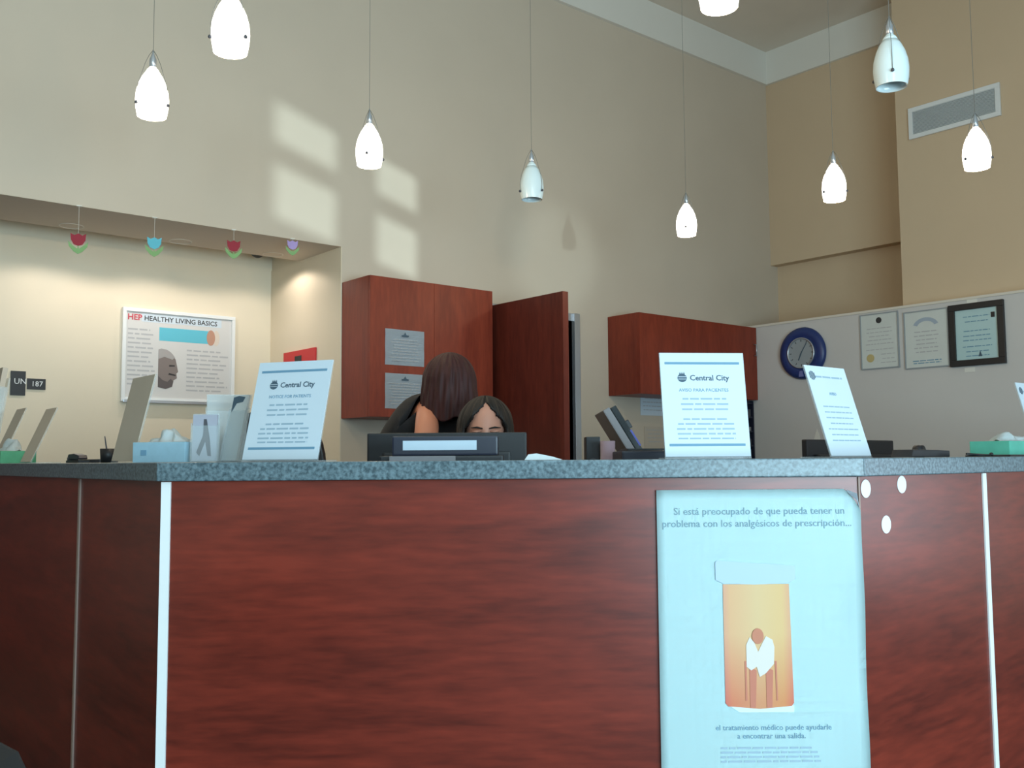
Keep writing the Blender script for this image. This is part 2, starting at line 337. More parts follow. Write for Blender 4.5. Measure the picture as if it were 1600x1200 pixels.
# white corner guard, slim edge strips
def strip(p, ang, w_, m, name='edge_strip', proud=.004):
    o = MB().box(-w_/2, w_/2, -proud, .002, 0, TOP-TH-.002).build(name, m, rc); o.location = (p[0]-A.x, p[1]-A.y, 0); o.rotation_euler = (0, 0, ang); return o
strip(tuple(pa+tv*.006), -YAW, .021, 'white', 'corner_guard', .005)
strip((pa.x, SEAM), -PI/2, .014, 'alud')
strip((S2, pb.y), 0, .021, 'white')
strip(tuple(pb), -YAW*.5, .004, 'alud')
ia, ib = off(.301); ja, jb = off(.95)
ds = MB().prism([(ib.x, ib.y), (RX, ib.y), (RX, jb.y), (jb.x, jb.y), (ja.x, ja.y), (ja.x, LY), (ia.x, LY), (ia.x, ia.y)], .72, .75)
dk = thing('work_desk', 'low desk surface fixed behind the reception counter', 'desk', (1.5, 2.4, 0))
ds.build('desktop', 'woodd', dk, mtx=Matrix.Translation((-1.5, -2.4, 0)))
for p in ((ja.x-.05, LY-.1), (ja.x-.03, ja.y+.02), (jb.x-.02, jb.y-.03), (RX-.1, jb.y-.05), (4.4, jb.y-.05)):
    MB().box(p[0]-.025-1.5, p[0]+.025-1.5, p[1]-.025-2.4, p[1]+.025-2.4, 0, .72).build('leg', 'silver', dk)

# stickers on the right leg
for i, (x, z, lb) in enumerate([(2.007, .992, 'white round sticker on the counter nearest the poster, upper left of three'), (2.167, .998, 'white round sticker high on the counter right of the poster, rightmost of three'), (2.090, .908, 'white round sticker on the counter right of the poster, lowest of three')]):
    tag(MB().lathe([(.0205, 0), (.0205, .0012)], 32, axis='Y').build('sticker', 'white'), lb, 'sticker', 'round stickers on the counter').location = (x, pb.y-.0013, z)

# ------------------------------------------------------------------ wall posters, papers, cabinets
def cabinet(x0, x1, z0, z1, label, splits, handle):
    t = thing('wall_cabinet', label, 'cabinet', (x0, 4.72, z0), 0, 'cherry wall cabinets on the back wall')
    W_, H_ = x1-x0, z1-z0
    c = MB(); c.box(0, .019, .0, .298, 0, H_); c.box(W_-.019, W_, 0, .298, 0, H_); c.box(.019, W_-.019, 0, .298, 0, .019); c.box(.019, W_-.019, 0, .298, H_-.019, H_); c.box(.019, W_-.019, .29, .298, .019, H_-.019)
    c.build('cabinet_body', 'woodv', t)
    xs = [0]+splits+[W_]
    for a, b in zip(xs, xs[1:]):
        d = MB().box(a+.0008, b-.0008, -.02, -.0005, .001, H_-.001).build('door', 'woodv', t, bevel=.001)
    if handle is not None:
        MB().tube([(handle, -.02, .36), (handle, -.045, .36), (handle, -.045, .45), (handle, -.02, .45)], .005).build('handle', 'silver', d, smooth=True)
    return t
cabinet(2.862, 3.76, 1.312, 2.127, 'tall cherry wall cabinet with two notices taped to its front', [.449], None)
cabinet(5.118, 6.515, 1.53, 2.122, 'long low cherry wall cabinet behind the upright centre sign', [.466, .93], 1.36)
def notice(x, z, w_, h_, lb, seed, y=4.699):
    t = thing('notice', lb, 'notice', (x, y, z), 0, 'notices taped to the cabinet')
    mb = MB(); n = 6                                  # slightly cockled sheet
    bm = mb.bm; g = [[bm.verts.new((w_*i/n, -.002-.003*math.sin(i*1.3+seed)*math.sin(j*.9)**2, h_*j/n)) for i in range(n+1)] for j in range(n+1)]
    for j in range(n):
        for i in range(n): bm.faces.new((g[j][i], g[j][i+1], g[j+1][i+1], g[j+1][i]))
    bmesh.ops.solidify(bm, geom=bm.faces[:], thickness=.0006)
    mb.build('sheet', 'paper', t)
    MB().plate([(w_*.5-.022, h_*.80), (w_*.5+.022, h_*.80), (w_*.5+.026, h_*.84), (w_*.5+.008, h_*.86), (w_*.5, h_*.93), (w_*.5-.008, h_*.86), (w_*.5-.026, h_*.84)], -.0075, -.0065).build('emblem', 'ink', t)
    greek('text_lines', w_*.1, w_*.9, [h_*k for k in (.7, .62, .54, .46, .38, .30, .2, .12)], h_*.03, 'inkg', t, y=-.0065, seed=seed)
notice(2.962, 1.615, .272, .21, 'white notice taped to the cabinet door, upper of two', 1)
notice(2.962, 1.362, .272, .205, 'white notice taped to the cabinet door, lower of two', 2)

# framed health chart in the alcove
t = thing('framed_chart', 'silver-framed wide health chart with blue banner on alcove wall', 'poster', (1.882, 5.958, 1.43))
W_, H_ = .714, .574
MB().box(.012, W_-.012, -.012, 0, .012, H_-.012).build('chart_sheet', 'cork', t)
for n_, b_ in (('frame_rail', (0, W_, 0, .026)), ('frame_rail', (0, W_, H_-.022, H_)), ('frame_stile', (0, .022, .026, H_-.022)), ('frame_stile', (W_-.022, W_, .026, H_-.022))):
    MB().box(b_[0], b_[1], -.024, 0, b_[2], b_[3]).build(n_, 'white', t, bevel=.002)
MB().box(.01, W_-.02, -.04, -.022, -.006, .012).build('chart_ledge', 'silver', t, bevel=.002)
MB().box(.115, W_-.09, -.0128, -.012, .495, .545).build('title_band', 'paper', t)
text_part('heading_lettering', 'HEALTHY LIVING BASICS', .042, .13, .504, 'inkk', t, y=-.0132, align='LEFT', sx=1.0, bold=.0006)
text_part('red_lettering', 'HEP', .05, .03, .502, 'redink', t, y=-.0132, align='LEFT', bold=.0012)
MB().box(.225, .555, -.0128, -.012, .385, .468).build('banner', 'cyan', t)
greek('text_lines', .035, .205, [.44-.028*k for k in range(13)], .012, 'inkg', t, y=-.0122, seed=3, center=False)
greek('text_lines', .40, .68, [.33-.028*k for k in range(10)], .012, 'inkg', t, y=-.0122, seed=4, center=False)
MB().plate([(.555+.028*math.cos(a), .425+.05*math.sin(a)) for a in [2*PI*k/24 for k in range(24)]][::1], -.0134, -.0124).build('small_portrait', mat('portrait_tan', rgb(186, 140, 118), .6), t)
MB().plate([(.590+.022*math.cos(a), .425+.05*math.sin(a)) for a in [2*PI*k/24 for k in range(24)]], -.0132, -.0124).build('small_portrait', mat('portrait_pale', rgb(214, 200, 186), .6), t)
face = [(.222, .095), (.27, .085), (.31, .105), (.318, .14), (.34, .155), (.336, .185), (.347, .195), (.338, .235), (.33, .27), (.31, .305), (.275, .325), (.24, .33), (.222, .325)]
MB().plate(face, -.0132, -.0124).build('printed_portrait', mat('portrait_grey', rgb(128, 116, 112), .7), t)
MB().plate([(.222, .27), (.26, .285), (.31, .27), (.325, .285), (.30, .315), (.275, .33), (.24, .336), (.222, .33)], -.0140, -.0133).build('printed_hair', mat('portrait_silver', rgb(165, 160, 158), .7), t)
MB().plate([(.222, .095), (.27, .085), (.31, .10), (.318, .135), (.30, .15), (.28, .13), (.25, .14), (.222, .165)], -.0140, -.0133).build('printed_beard', mat('portrait_dark', rgb(92, 84, 84), .7), t)
MB().plate([(.29, .225), (.325, .228), (.325, .236), (.29, .236)], -.0140, -.0133).build('printed_brow', 'inkk', t)
MB().plate([(.285, .175), (.33, .168), (.332, .176), (.29, .186)], -.0140, -.0133).build('printed_mouth', 'inkk', t)

# room placards
t = thing('room_placard', 'square black room placard with white letters beside the number placard', 'sign', (1.28, 5.958, 1.445), 0)
MB().box(0, .078, -.006, 0, 0, .138).build('plate', 'black', t, bevel=.001)
text_part('lettering', 'UN', .045, .05, .065, 'white', t, y=-.0065)
t = thing('number_placard', 'small black number placard reading 187 on the alcove wall', 'sign', (1.366, 5.958, 1.482), 0)
MB().box(0, .098, -.006, 0, 0, .062).build('plate', 'black', t, bevel=.001)
text_part('lettering', '187', .042, .052, .018, 'white', t, y=-.0065)
# red box-sign on the return wall (faces -x)
t = thing('red_alarm_sign', 'red rectangular sign on the alcove side wall above the left sign', 'sign', (2.854, 5.738, 1.60), -PI/2)
MB().box(0, .425, -.012, 0, 0, .165).build('plate', 'red', t, bevel=.002)
MB().box(.16, .25, -.0135, -.0121, .075, .13).build('symbol', 'black', t)
# paper flowers hanging from the header
def flower(x, z, m, lb, zl=2.344, s=1.0):
    t = thing('paper_flower', lb, 'decoration', (x, 5.0, z), -.3, 'paper tulips hanging above the alcove')
    pet = [(-.036, .050), (-.033, .016), (-.020, -.006), (0, -.013), (.020, -.006), (.033, .016), (.036, .050), (.018, .040), (0, .050), (-.018, .040)]
    MB().plate([(a*s, b*s) for a, b in pet], -.002, .002).build('petals', m, t)
    MB().box(-.0025*s, .0025*s, -.001, .001, -.045*s, -.008*s).build('stem', 'greenl', t)
    MB().plate([(-.046*s, .010*s), (-.042*s, -.016*s), (-.020*s, -.042*s), (0, -.054*s), (.020*s, -.042*s), (.042*s, -.016*s), (.046*s, .010*s), (.026*s, -.010*s), (.006*s, -.026*s), (-.006*s, -.026*s), (-.026*s, -.010*s)], -.0015, .0015).build('leaves', 'greenl', t)
    MB().tube([(0, 0, .03*s), (0, 0, zl-z)], .0008, 5).build('thread', 'trim', t)
    MB().box(-.012, .012, -.003, .021, zl-z-.004, zl-z+.001).build('tape', 'trim', t)
flower(1.359, 2.152, 'flowr', 'crimson paper tulip above the alcove, leftmost of the hanging row')
flower(1.735, 2.187, 'flowb', 'sky-blue paper tulip hanging above the alcove')
flower(2.170, 2.232, 'flowr', 'crimson paper tulip above the alcove, just left of the ceiling dome')
flower(2.525, 2.290, 'flowp', 'small lilac paper tulip near the alcove corner', s=.85)
t = thing('dome_camera', 'small dark dome fixed to the alcove ceiling', 'camera', (2.68, 5.80, 2.46))
MB().lathe([(.0, 0), (.055, 0), (.055, -.025), (.048, -.03)], 24).build('base_ring', 'trim', t, smooth=True)
MB().lathe([(.046*math.cos(a), -.03-.046*math.sin(a)) for a in [PI/2*k/8 for k in range(8)]]+[(.0003, -.076)], 24).build('dome', 'black', t, smooth=True)
for x, w_ in ((1.45, 'above the leftmost paper tulip'), (2.05, 'above the framed chart'), (2.63, 'rightmost, by the alcove corner')):
    t = thing('recessed_downlight', 'recessed can light in the alcove header, '+w_, 'ceiling light', (x, 5.47, 2.3445), 0, 'recessed alcove lights')
    MB().lathe([(.058, 0), (.064, 0), (.064, -.002), (.058, -.002), (.058, 0)], 24).build('trim_ring', 'paint_cap', t)

# clock
t = thing('wall_clock', 'round clock with a wide blue rim on the partition wall', 'clock', (6.518, 4.262, 1.873), -PI/2)
MB().lathe([(.0, 0), (.196, 0), (.204, -.015), (.196, -.035), (.165, -.048), (.135, -.044), (.116, -.034), (.0, -.034)], 48, axis='Y').build('rim', 'clockb', t, smooth=True)
MB().lathe([(.112, -.034), (.120, -.034), (.120, -.052), (.112, -.052), (.112, -.034)], 48, axis='Y').build('bezel', 'silver', t, smooth=True)
MB().lathe([(.111, -.0345), (.111, -.038), (.0, -.038)], 48, axis='Y').build('dial', 'clockf', t)
tk = MB()
for k in range(12):
    a = 2*PI*k/12; m_ = Matrix.Rotation(a, 4, 'Y'); tk.box(-.003, .003, -.0395, -.038, .088, .104, m_)
tk.build('hour_marks', 'dgrey', t)['kind'] = 'stuff'
MB().box(-.0045, .0045, -.041, -.0395, -.015, .062, Matrix.Rotation(math.radians(205), 4, 'Y')).build('hour_hand', 'ink', t)
MB().box(-.003, .003, -.043, -.0415, -.02, .09, Matrix.Rotation(math.radians(33), 4, 'Y')).build('minute_hand', 'ink', t)
MB().plate([(-.022, -.185), (.022, -.185), (.012, -.14), (-.012, -.14)], -.051, -.046).build('badge', mat('lilac_badge', rgb(110, 115, 170), .5), t)
# certificates
def cert(name, y, z, w_, h_, lb, kind):
    t = thing(name, lb, 'certificate', (6.518, y, z), -PI/2)
    if kind == 'black':
        MB().box(.03, w_-.03, -.012, 0, .03, h_-.03).build('document', mat('mint_document', rgb(178, 206, 208), .15), t)
        for b_ in ((0, w_, 0, .042), (0, w_, h_-.042, h_), (0, .042, .042, h_-.042), (w_-.042, w_, .042, h_-.042)):
            MB().box(b_[0], b_[1], -.026, 0, b_[2], b_[3]).build('frame_side', 'black', t, bevel=.003)
        greek('text_lines', .08, w_-.08, [h_*k for k in (.78, .7, .55, .47, .40, .3, .22, .15)], .007, 'inkb', t, y=-.0125, seed=9)
        MB().plate([(w_-.085, h_-.11), (w_-.06, h_-.11), (w_-.06, h_-.075), (w_-.085, h_-.075)], -.014, -.0125).build('stamp', 'black', t)
        MB().plate([(w_*.55-.012, .06), (w_*.55+.012, .06), (w_*.55, .10)], -.014, -.0125).build('seal', 'ink', t)
    else:
        MB().box(.008, w_-.008, -.006, 0, .008, h_-.008).build('document', mat('cream_document', rgb(206, 210, 206), .6, var=.03, scale=10), t)
        for b_ in ((0, w_, 0, .008), (0, w_, h_-.008, h_), (0, .008, .008, h_-.008), (w_-.008, w_, .008, h_-.008)):
            MB().box(b_[0], b_[1], -.012, 0, b_[2], b_[3]).build('frame_side', 'clockf', t)
        if kind == 'seal':
            MB().lathe([(.022, -.0062), (.022, -.0075)], 20, c=(w_*.5, 0, h_*.87), axis='Y').build('crest', 'inkk', t)
            MB().lathe([(.030, -.0062), (.030, -.008)], 24, c=(w_*.25, 0, h_*.2), axis='Y').build('gold_seal', 'gold', t)
            greek('text_lines', .04, w_-.04, [h_*k for k in (.72, .65, .58, .51, .44, .34)], .007, 'inkg', t, y=-.0063, seed=10)
            greek('text_lines', w_*.5, w_-.02, [h_*k for k in (.25, .17, .10)], .007, 'inkg', t, y=-.0063, seed=12)
        else:
            arc = [(w_*.5+.095*math.cos(a), h_*.70+.07*math.sin(a)) for a in [PI*(.1+.8*k/12) for k in range(13)]]+[(w_*.5+.065*math.cos(a), h_*.70+.045*math.sin(a)) for a in [PI*(.9-.8*k/12) for k in range(13)]]
            MB().plate(arc, -.0073, -.0062).build('arched_heading', mat('faded_blue_ink', rgb(160, 172, 186), .7), t)
            greek('text_lines', .06, w_-.06, [h_*k for k in (.62, .55, .48, .41, .34, .27)], .009, 'inkg', t, y=-.0063, seed=11)
            greek('text_lines', .03, w_-.03, [h_*k for k in (.12, .08)], .008, 'inkb', t, y=-.0063, seed=13)
cert('certificate', 3.776, 1.704, .298, .408, 'thin-framed certificate with gold seal beside the clock', 'seal')
cert('certificate', 3.436, 1.683, .320, .408, 'pale certificate with arched heading between two others', 'arch')
cert('framed_license', 3.106, 1.672, .366, .424, 'black-framed document, largest on the partition wall', 'black')
for y, z, lb in ((2.95, 2.098, 'scrap of clear tape above the black-framed document'), (2.985, 1.632, 'scrap of white tape under the black-framed document')):
    o = tag(MB().box(-.035, .035, -.002, 0, 0, .03).build('tape_scrap', 'trim'), lb, 'tape'); o.location = (6.5185, y, z); o.rotation_euler = (0, 0, -PI/2)
o = tag(MB().plate([(-.03, 0), (.03, 0), (.018, .05), (0, .09), (-.015, .05)], -.002, 0).build('tape_scrap', 'trim'), 'small white paper scrap low on the partition wall left of the third sign', 'tape'); o.location = (6.5185, 4.17, 1.19); o.rotation_euler = (0, 0, -PI/2)

# air vent
t = thing('air_vent', 'long grey return-air grille with white frame high on the wall', 'vent', (6.698, 3.43, 3.392), -PI/2)
vw, vh = .655, .232
MB().box(.03, vw-.03, -.006, 0, .03, vh-.03).build('backing', 'greyp', t)
for b_ in ((0, vw, 0, .032), (0, vw, vh-.032, vh), (0, .032, .032, vh-.032), (vw-.032, vw, .032, vh-.032)):
    MB().box(b_[0], b_[1], -.018, 0, b_[2], b_[3]).build('frame_side', 'white', t, bevel=.002)
slat0 = MB().box(.033, vw-.033, -.017, -.007, 0, .0045).build('slat', mat('grille_grey', rgb(205, 212, 214), .5), t); slat0.location = (0, 0, .036)
for k in range(1, 18):
    o = slat0.copy(); C.objects.link(o); o.parent = t; o.location = (0, 0, .036+k*.0093)

# things on the wall under the long cabinet
t = thing('wall_note', 'white paper on the wall, upper of two under the long cabinet', 'note', (5.46, 5.018, 1.395), 0)
MB().box(0, .30, -.002, 0, 0, .165).build('sheet', 'paper', t); greek('text_lines', .02, .28, [.13, .10, .07, .04], .008, 'inkg', t, y=-.0025, seed=21)
t = thing('wall_note', 'white paper on the wall, lower of two under the long cabinet', 'note', (5.50, 5.018, 1.15), 0)
MB().box(0, .25, -.002, 0, 0, .16).build('sheet', 'papert', t); greek('text_lines', .02, .23, [.13, .10, .07, .04], .008, 'inkg', t, y=-.0025, seed=22)
t = thing('file_organizer', 'dark navy tower of file trays under the right end of the long cabinet', 'organizer', (6.20, 4.74, .80), 0)
MB().box(0, .012, 0, .27, 0, .725).box(.298, .31, 0, .27, 0, .725).box(.012, .298, .255, .27, 0, .725).build('case', 'blackn', t)
for k in range(7): MB().box(.012, .298, .005, .255, .01+k*.115, .022+k*.115).build('shelf', 'blackn', t)
for k, m_ in enumerate(('dgrey', 'greyp', 'blackn', 'dgrey', 'greyp', 'dgrey')):
    o = tag(MB().box(.0, .25, 0, .22, 0, (.05, .065, .08, .05, .03, .06)[k]).build('paper_stack', m_), 'stack of dark folders in the navy tray tower, '+('lowest', 'second from the bottom', 'third from the bottom', 'third from the top', 'second from the top', 'topmost')[k], 'folders', 'folders in the tray tower'); o.location = (6.23, 4.75, .8225+k*.115)
t = thing('back_counter', 'low cherry base cabinet against the back wall under the long cabinet', 'cabinet', (4.95, 4.50, 0))
MB().box(0, 1.565, 0, .515, .0, .77).build('cabinet_body', 'woodv', t); MB().box(-.01, 1.565, -.02, .515, .77, .80).build('worktop', 'granite', t)
for k in range(3): dd = MB().box(.005+.52*k, .515+.52*k, -.02, -.001, .1, .76).build('door', 'woodv', t, bevel=.001); MB().tube([(.05+.52*k, -.02, .6), (.05+.52*k, -.045, .6), (.05+.52*k, -.045, .7), (.05+.52*k, -.02, .7)], .005).build('handle', 'silver', dd)

# ------------------------------------------------------------------ pendant lamps
def pendant(x, y, zb, lit, lb, rz=0, s=1.0, tilt=0.0):
    t = thing('pendant_lamp', lb, 'pendant lamp', (x, y, zb), rz, 'pendant lamps over the reception counter')
    prof = [(.051, 0), (.0565, .03), (.0585, .06), (.056, .09), (.048, .12), (.037, .145), (.026, .163)]
    inner = [(max(r-.0035, .004), z) for r, z in prof]
    mt = Matrix.Rotation(tilt, 4, 'Y')
    MB().lathe([(r*s, z*s) for r, z in prof]+[(r*s, z*s) for r, z in inner[::-1]]+[(prof[0][0]*s, 0)], 36).build('shade', 'lit' if lit else 'unlit', t, smooth=True, mtx=mt)
    MB().lathe([(.026*s, .1632*s), (.021*s, .174*s), (.013*s, .182*s), (.013*s, .184*s)], 24).build('shade_neck', 'litneck' if lit else 'unlit', t, smooth=True)
    MB().lathe([(.010, .184*s), (.013, .186*s), (.012, .215*s), (.004, .235*s), (.002, .25*s)], 20).build('socket_cap', 'silver', t, smooth=True)
    for q in (0, 1, 2):
        a = 2*PI*q/3+.6; ca, sa = math.cos(a), math.sin(a)
        MB().tube([(r*ca*s, r*sa*s, z*s) for r, z in ((.003, .245), (.016, .225), (.031, .19), (.043, .15), (.055, .115), (.061, .075), (.0605, .04))], .0011, 6).build('wire_arm', 'wire', t, smooth=True)
        MB().lathe([(.0003, -.006), (.005, -.004), (.006, 0), (.004, .005), (.0003, .007)], 12, c=(.0625*ca*s, .0625*sa*s, .036*s)).build('knob', 'dgrey', t, smooth=True)
    MB().lathe([(.0003, .05*s), (.012*s, .056*s), (.018*s, .075*s), (.012*s, .105*s), (.008*s, .16*s)], 16).build('bulb', 'lit' if lit else 'white', t, smooth=True)
    MB().tube([(0, 0, .245*s), (0, 0, CE-zb-.02)], .0012, 6).build('cord', 'wire', t)
    MB().lathe([(.0003, CE-zb-.028), (.05, CE-zb-.022), (.06, CE-zb-.002), (.06, CE-zb-.0005)], 28).build('canopy', 'silver', t, smooth=True)
    if lit:
        l = bpy.data.lights.new('pendant_bulb_light', 'POINT'); l.energy = 7; l.color = (1, .78, .52); l.shadow_soft_size = .03
        o = bpy.data.objects.new('pendant_bulb_light', l); C.objects.link(o); o.parent = t; o.location = (0, 0, -.06)
for x, y, zb, lit, lb in [
    (1.181, 3.46, 2.32, 1, 'lit white glass pendant lamp, leftmost, high over the alcove side'),
    (1.175, 2.756, 2.32, 1, 'lit pendant lamp at the top edge, between the leftmost lamp and the sunlit patch'),
    (2.109, 3.475, 2.32, 1, 'lit pendant lamp hanging in front of the window-shaped sun patches'),
    (3.008, 3.45, 2.32, 0, 'unlit grey glass pendant lamp in the middle, above the open door'),
    (4.189, 3.474, 2.32, 1, 'lowest and smallest lit pendant lamp, above the long wall cabinet'),
    (2.114, 1.619, 2.32, 1, 'lit pendant lamp cut off by the top edge, beside the ceiling corner'),
    (4.182, 2.537, 2.32, 1, 'lit pendant lamp in front of the recessed tan wall'),
    (3.038, 1.613, 2.32, 0, 'unlit opal glass pendant lamp near the upper right wall edge'),
    (4.206, 1.855, 2.32, 1, 'lit pendant lamp, rightmost, just below the air vent')]:
    pendant(x, y, zb, lit, lb, rz=random.uniform(0, 2))

# ------------------------------------------------------------------ counter signs in slanted acrylic holders
def sign(loc, rz, w_, h_, tilt, lb, style, holder='acrylic', group='slanted counter signs'):
    t = thing('counter_sign', lb, 'sign', loc, rz, group)
    mt = Matrix.Rotation(-tilt, 4, 'X')
    MB().box(-w_/2, w_/2, .0005, .0028, 0.003, h_, mt).build('holder_panel', 'acrylic', t)
    MB().box(-w_/2, w_/2, -.002, h_*math.sin(tilt)*.95+.02, 0, .003).build('holder_foot', 'acrylic', t)
    pm = {'main': 'paper', 'es': 'paper', 'side': 'paper', 'tan': 'papert', 'blue': 'paperb'}[style]
    MB().box(-w_/2+.001, w_/2-.001, -.0020, 0, .005, h_-.001, mt).build('sheet', pm, t)
    y = -.0021
    if style in ('main', 'es'):
        for z0 in (h_-.030, .030): MB().box(-w_*.44, w_*.44, y-.0006, y, z0, z0+.006, mt).build('printed_rule', 'inkb', t)
        lg = MB(); cx, cz = -.052, h_-.064
        lg.plate([(cx+.0115*math.cos(a), cz+.0105*math.sin(a)) for a in [2*PI*k/24 for k in range(24)]], y-.0006, y, mt)
        for dx in (-.005, .0, .005): lg.plate([(cx+dx-.0022, cz+.009), (cx+dx+.0022, cz+.009), (cx+dx, cz+.015)], y-.0006, y, mt)
        lg.build('logo', 'ink', t)
        MB().box(cx-.010, cx+.010, y-.0012, y-.0006, cz+.002, cz+.0032, mt).box(cx-.010, cx+.010, y-.0012, y-.0006, cz-.0035, cz-.0023, mt).build('logo_bands', 'paper', t)
        text_part('logo_lettering', 'Central City', .0195, .016, cz-.006, 'ink', t, y=y-.0003, mtx=mt, bold=.0003)
        text_part('heading_lettering', 'AVISO PARA PACIENTES' if style == 'es' else 'NOTICE FOR PATIENTS', .0115, 0, h_-.098, 'inkb', t, y=y-.0003, mtx=mt)
        greek('text_lines', -.075, .075, [h_-.118-.013*k for k in range(3)], .0052, 'inkl', t, y=y, mtx=mt, seed=31)
        greek('text_lines', -.075, .075, [h_-.168-.012*k for k in range(4)], .0052, 'inkl', t, y=y, mtx=mt, seed=32)
        greek('text_lines', -.08, .08, [.047], .0045, 'inkl', t, y=y, mtx=mt, seed=33)
    elif style == 'side':
        cx, cz = -w_/2+.026, h_-.03
        lg = MB()
        for k in range(5):
            hh = .013*math.sin(math.acos(min(1, abs(k-2)/2.6)))
            lg.box(cx-.013+k*.0055, cx-.010+k*.0055, y-.0006, y, cz-hh, cz+hh, mt)
        lg.build('logo', 'ink', t)
        text_part('heading_lettering', 'AVISO', .012, 0, h_-.085, 'inkb', t, y=y-.0003, mtx=mt)
        greek('text_lines', -.07, .08, [h_-.035], .006, 'inkl', t, y=y, mtx=mt, seed=34)
        greek('text_lines', -.075, .075, [h_-.12-.016*k for k in range(7)], .004, 'inkl', t, y=y, mtx=mt, seed=35)
    return t
T = math.radians
p = cf(-.565, 2.33); sign((p.x, p.y, TOP+.0005), -YAW-T(20), .214, .261, T(16), 'slanted white sign at the left end of the counter, leaning right', 'main')
p = cf(.468, 2.30); sign((p.x, p.y, TOP+.0005), -YAW+T(6), .212, .262, T(9), 'bright upright sign at centre-right above the pill-bottle poster', 'es')
sign((2.350, 1.40, TOP+.0005), 0, .198, .262, T(17), 'strongly foreshortened white sign right of the counter seam, under the clock', 'side')
sign((3.54, 1.36, TOP+.0005), 0, .208, .262, T(14), 'white sign cut off by the right edge above the green tissue box', 'side')
sign((.86, 2.69, TOP+.0005), -PI/2, .180, .245, T(13), 'tan slanted sign holder left of the blue tissue box', 'tan')
sign((.86, 3.74, TOP+.0005), -PI/2, .145, .215, T(23), 'narrow brown slanted sign holder beside the green tissue box at left', 'tan')
sign((.86, 4.20, TOP+.0005), -PI/2, .15, .235, T(22), 'pinkish slanted sign holder at the far left edge', 'tan')
t = thing('brochure_rack', 'tall blue-grey brochure rack at the far left edge of the counter', 'rack', (.84, 4.47, TOP+.0005), -PI/2)
mt = Matrix.Rotation(-T(8), 4, 'X')
MB().box(-.12, .12, .04, .046, .0, .36, mt).box(-.12, .12, -.0, .003, 0, .30, mt).box(-.12, -.117, 0, .04, 0, .32, mt).box(.117, .12, 0, .04, 0, .32, mt).build('rack_body', 'acrylic', t)
MB().box(-.112, .112, .012, .032, .006, .40, mt).build('brochure', 'papert', t); MB().box(-.112, .112, .006, .0105, .006, .32, mt).build('brochure', 'paperb', t)

# poster on the counter front
t = thing('counter_poster', 'large pale poster of an orange pill bottle taped to the counter front', 'poster', tuple(cf(.320, 2.158, 0)), -YAW)
zt, zb, xl, xr = .993, .30, 0, .454
mb = MB(); bm = mb.bm
def top_z(x, z):  return z
nx, nz = 24, 30; grid = []
for j in range(nz+1):
    row = []
    for i in range(nx+1):
        x = xl+(xr-xl)*i/nx; z = zb+(zt-zb)*j/nz
        y = -.0052
        # right edge cockles, upper right corner curls off the panel
        e = max(0, (x-.387)/.067); y -= .0035*e*e*(1+math.sin(z*19))
        d = (xr-x)/.030+(zt-z)/.048     # the upper right corner is folded back along this line
        if d < 1: x -= (1-d)*.015; z -= (1-d)*.024
        row.append(bm.verts.new((x, y, z)))
    grid.append(row)
for j in range(nz):
    for i in range(nx): bm.faces.new((grid[j][i], grid[j][i+1], grid[j+1][i+1], grid[j+1][i]))
bmesh.ops.solidify(bm, geom=bm.faces[:], thickness=.0008)
mb.build('poster_sheet', 'poster', t, smooth=True)
fb = MB(); vs = [fb.bm.verts.new(p_) for p_ in ((xr-.031, -.0045, zt-.001), (xr-.027, -.010, zt-.010), (xr-.010, -.016, zt-.026), (xr-.002, -.008, zt-.052), (xr-.012, -.020, zt-.010))]
fb.bm.faces.new((vs[0], vs[1], vs[4])); fb.bm.faces.new((vs[1], vs[2], vs[4])); fb.bm.faces.new((vs[2], vs[3], vs[4]))
bmesh.ops.solidify(fb.bm, geom=fb.bm.faces[:], thickness=.0006); fb.build('curled_corner', 'paper', t)
M['heading_ink'] = mat('poster_heading_ink', rgb(118, 150, 165), .7)
Y = -.0062
text_part('heading_lettering', 'Si está preocupado de que pueda tener un', .0222, .228, .938, 'heading_ink', t, y=Y)
text_part('heading_lettering', 'problema con los analgésicos de prescripción...', .0222, .222, .911, 'heading_ink', t, y=Y)
bx = .143; BZ = .083
MB().plate([(bx+.000, 0.785), (bx+.0, 0.528), (bx+.006, 0.521), (bx+.075, 0.515), (bx+.145, 0.521), (bx+.150, 0.528), (bx+.146, 0.785)][::-1], Y-.0004, Y+.0006).build('printed_bottle', 'pill', t)
MB().plate([(bx-.016, 0.795), (bx+.0, 0.787), (bx+.07, 0.784), (bx+.146, 0.787), (bx+.160, 0.795), (bx+.160, 0.825), (bx+.07, 0.831), (bx-.012, 0.837), (bx-.016, 0.833)], Y-.0014, Y+.0002).build('printed_cap', mat('cap_print', rgb(172, 192, 218), .6), t)
MB().plate([(bx+.01, 0.521), (bx+.15, 0.523), (bx+.15, 0.508), (bx+.03, 0.508)], Y, Y+.001).build('printed_reflection', mat('pale_blue_print', rgb(206, 226, 240), .6), t)
fx, fz = bx+.078, .618
pr = mat('figure_shirt_print', rgb(212, 204, 196), .7); pl = mat('figure_skin_print', rgb(190, 122, 96), .7); pd = mat('figure_leg_print', rgb(190, 116, 94), .7)
MB().plate([(fx-.030, fz-.012), (fx-.030, fz+.035), (fx-.022, fz+.052), (fx-.012, fz+.040), (fx-.004, fz+.020), (fx+.004, fz+.036), (fx+.014, fz+.054), (fx+.028, fz+.046), (fx+.032, fz+.030), (fx+.030, fz-.006), (fx+.012, fz-.026), (fx-.002, fz-.034), (fx-.008, fz-.012), (fx-.02, fz-.02)], Y-.0016, Y-.0006).build('printed_figure_shirt', pr, t)
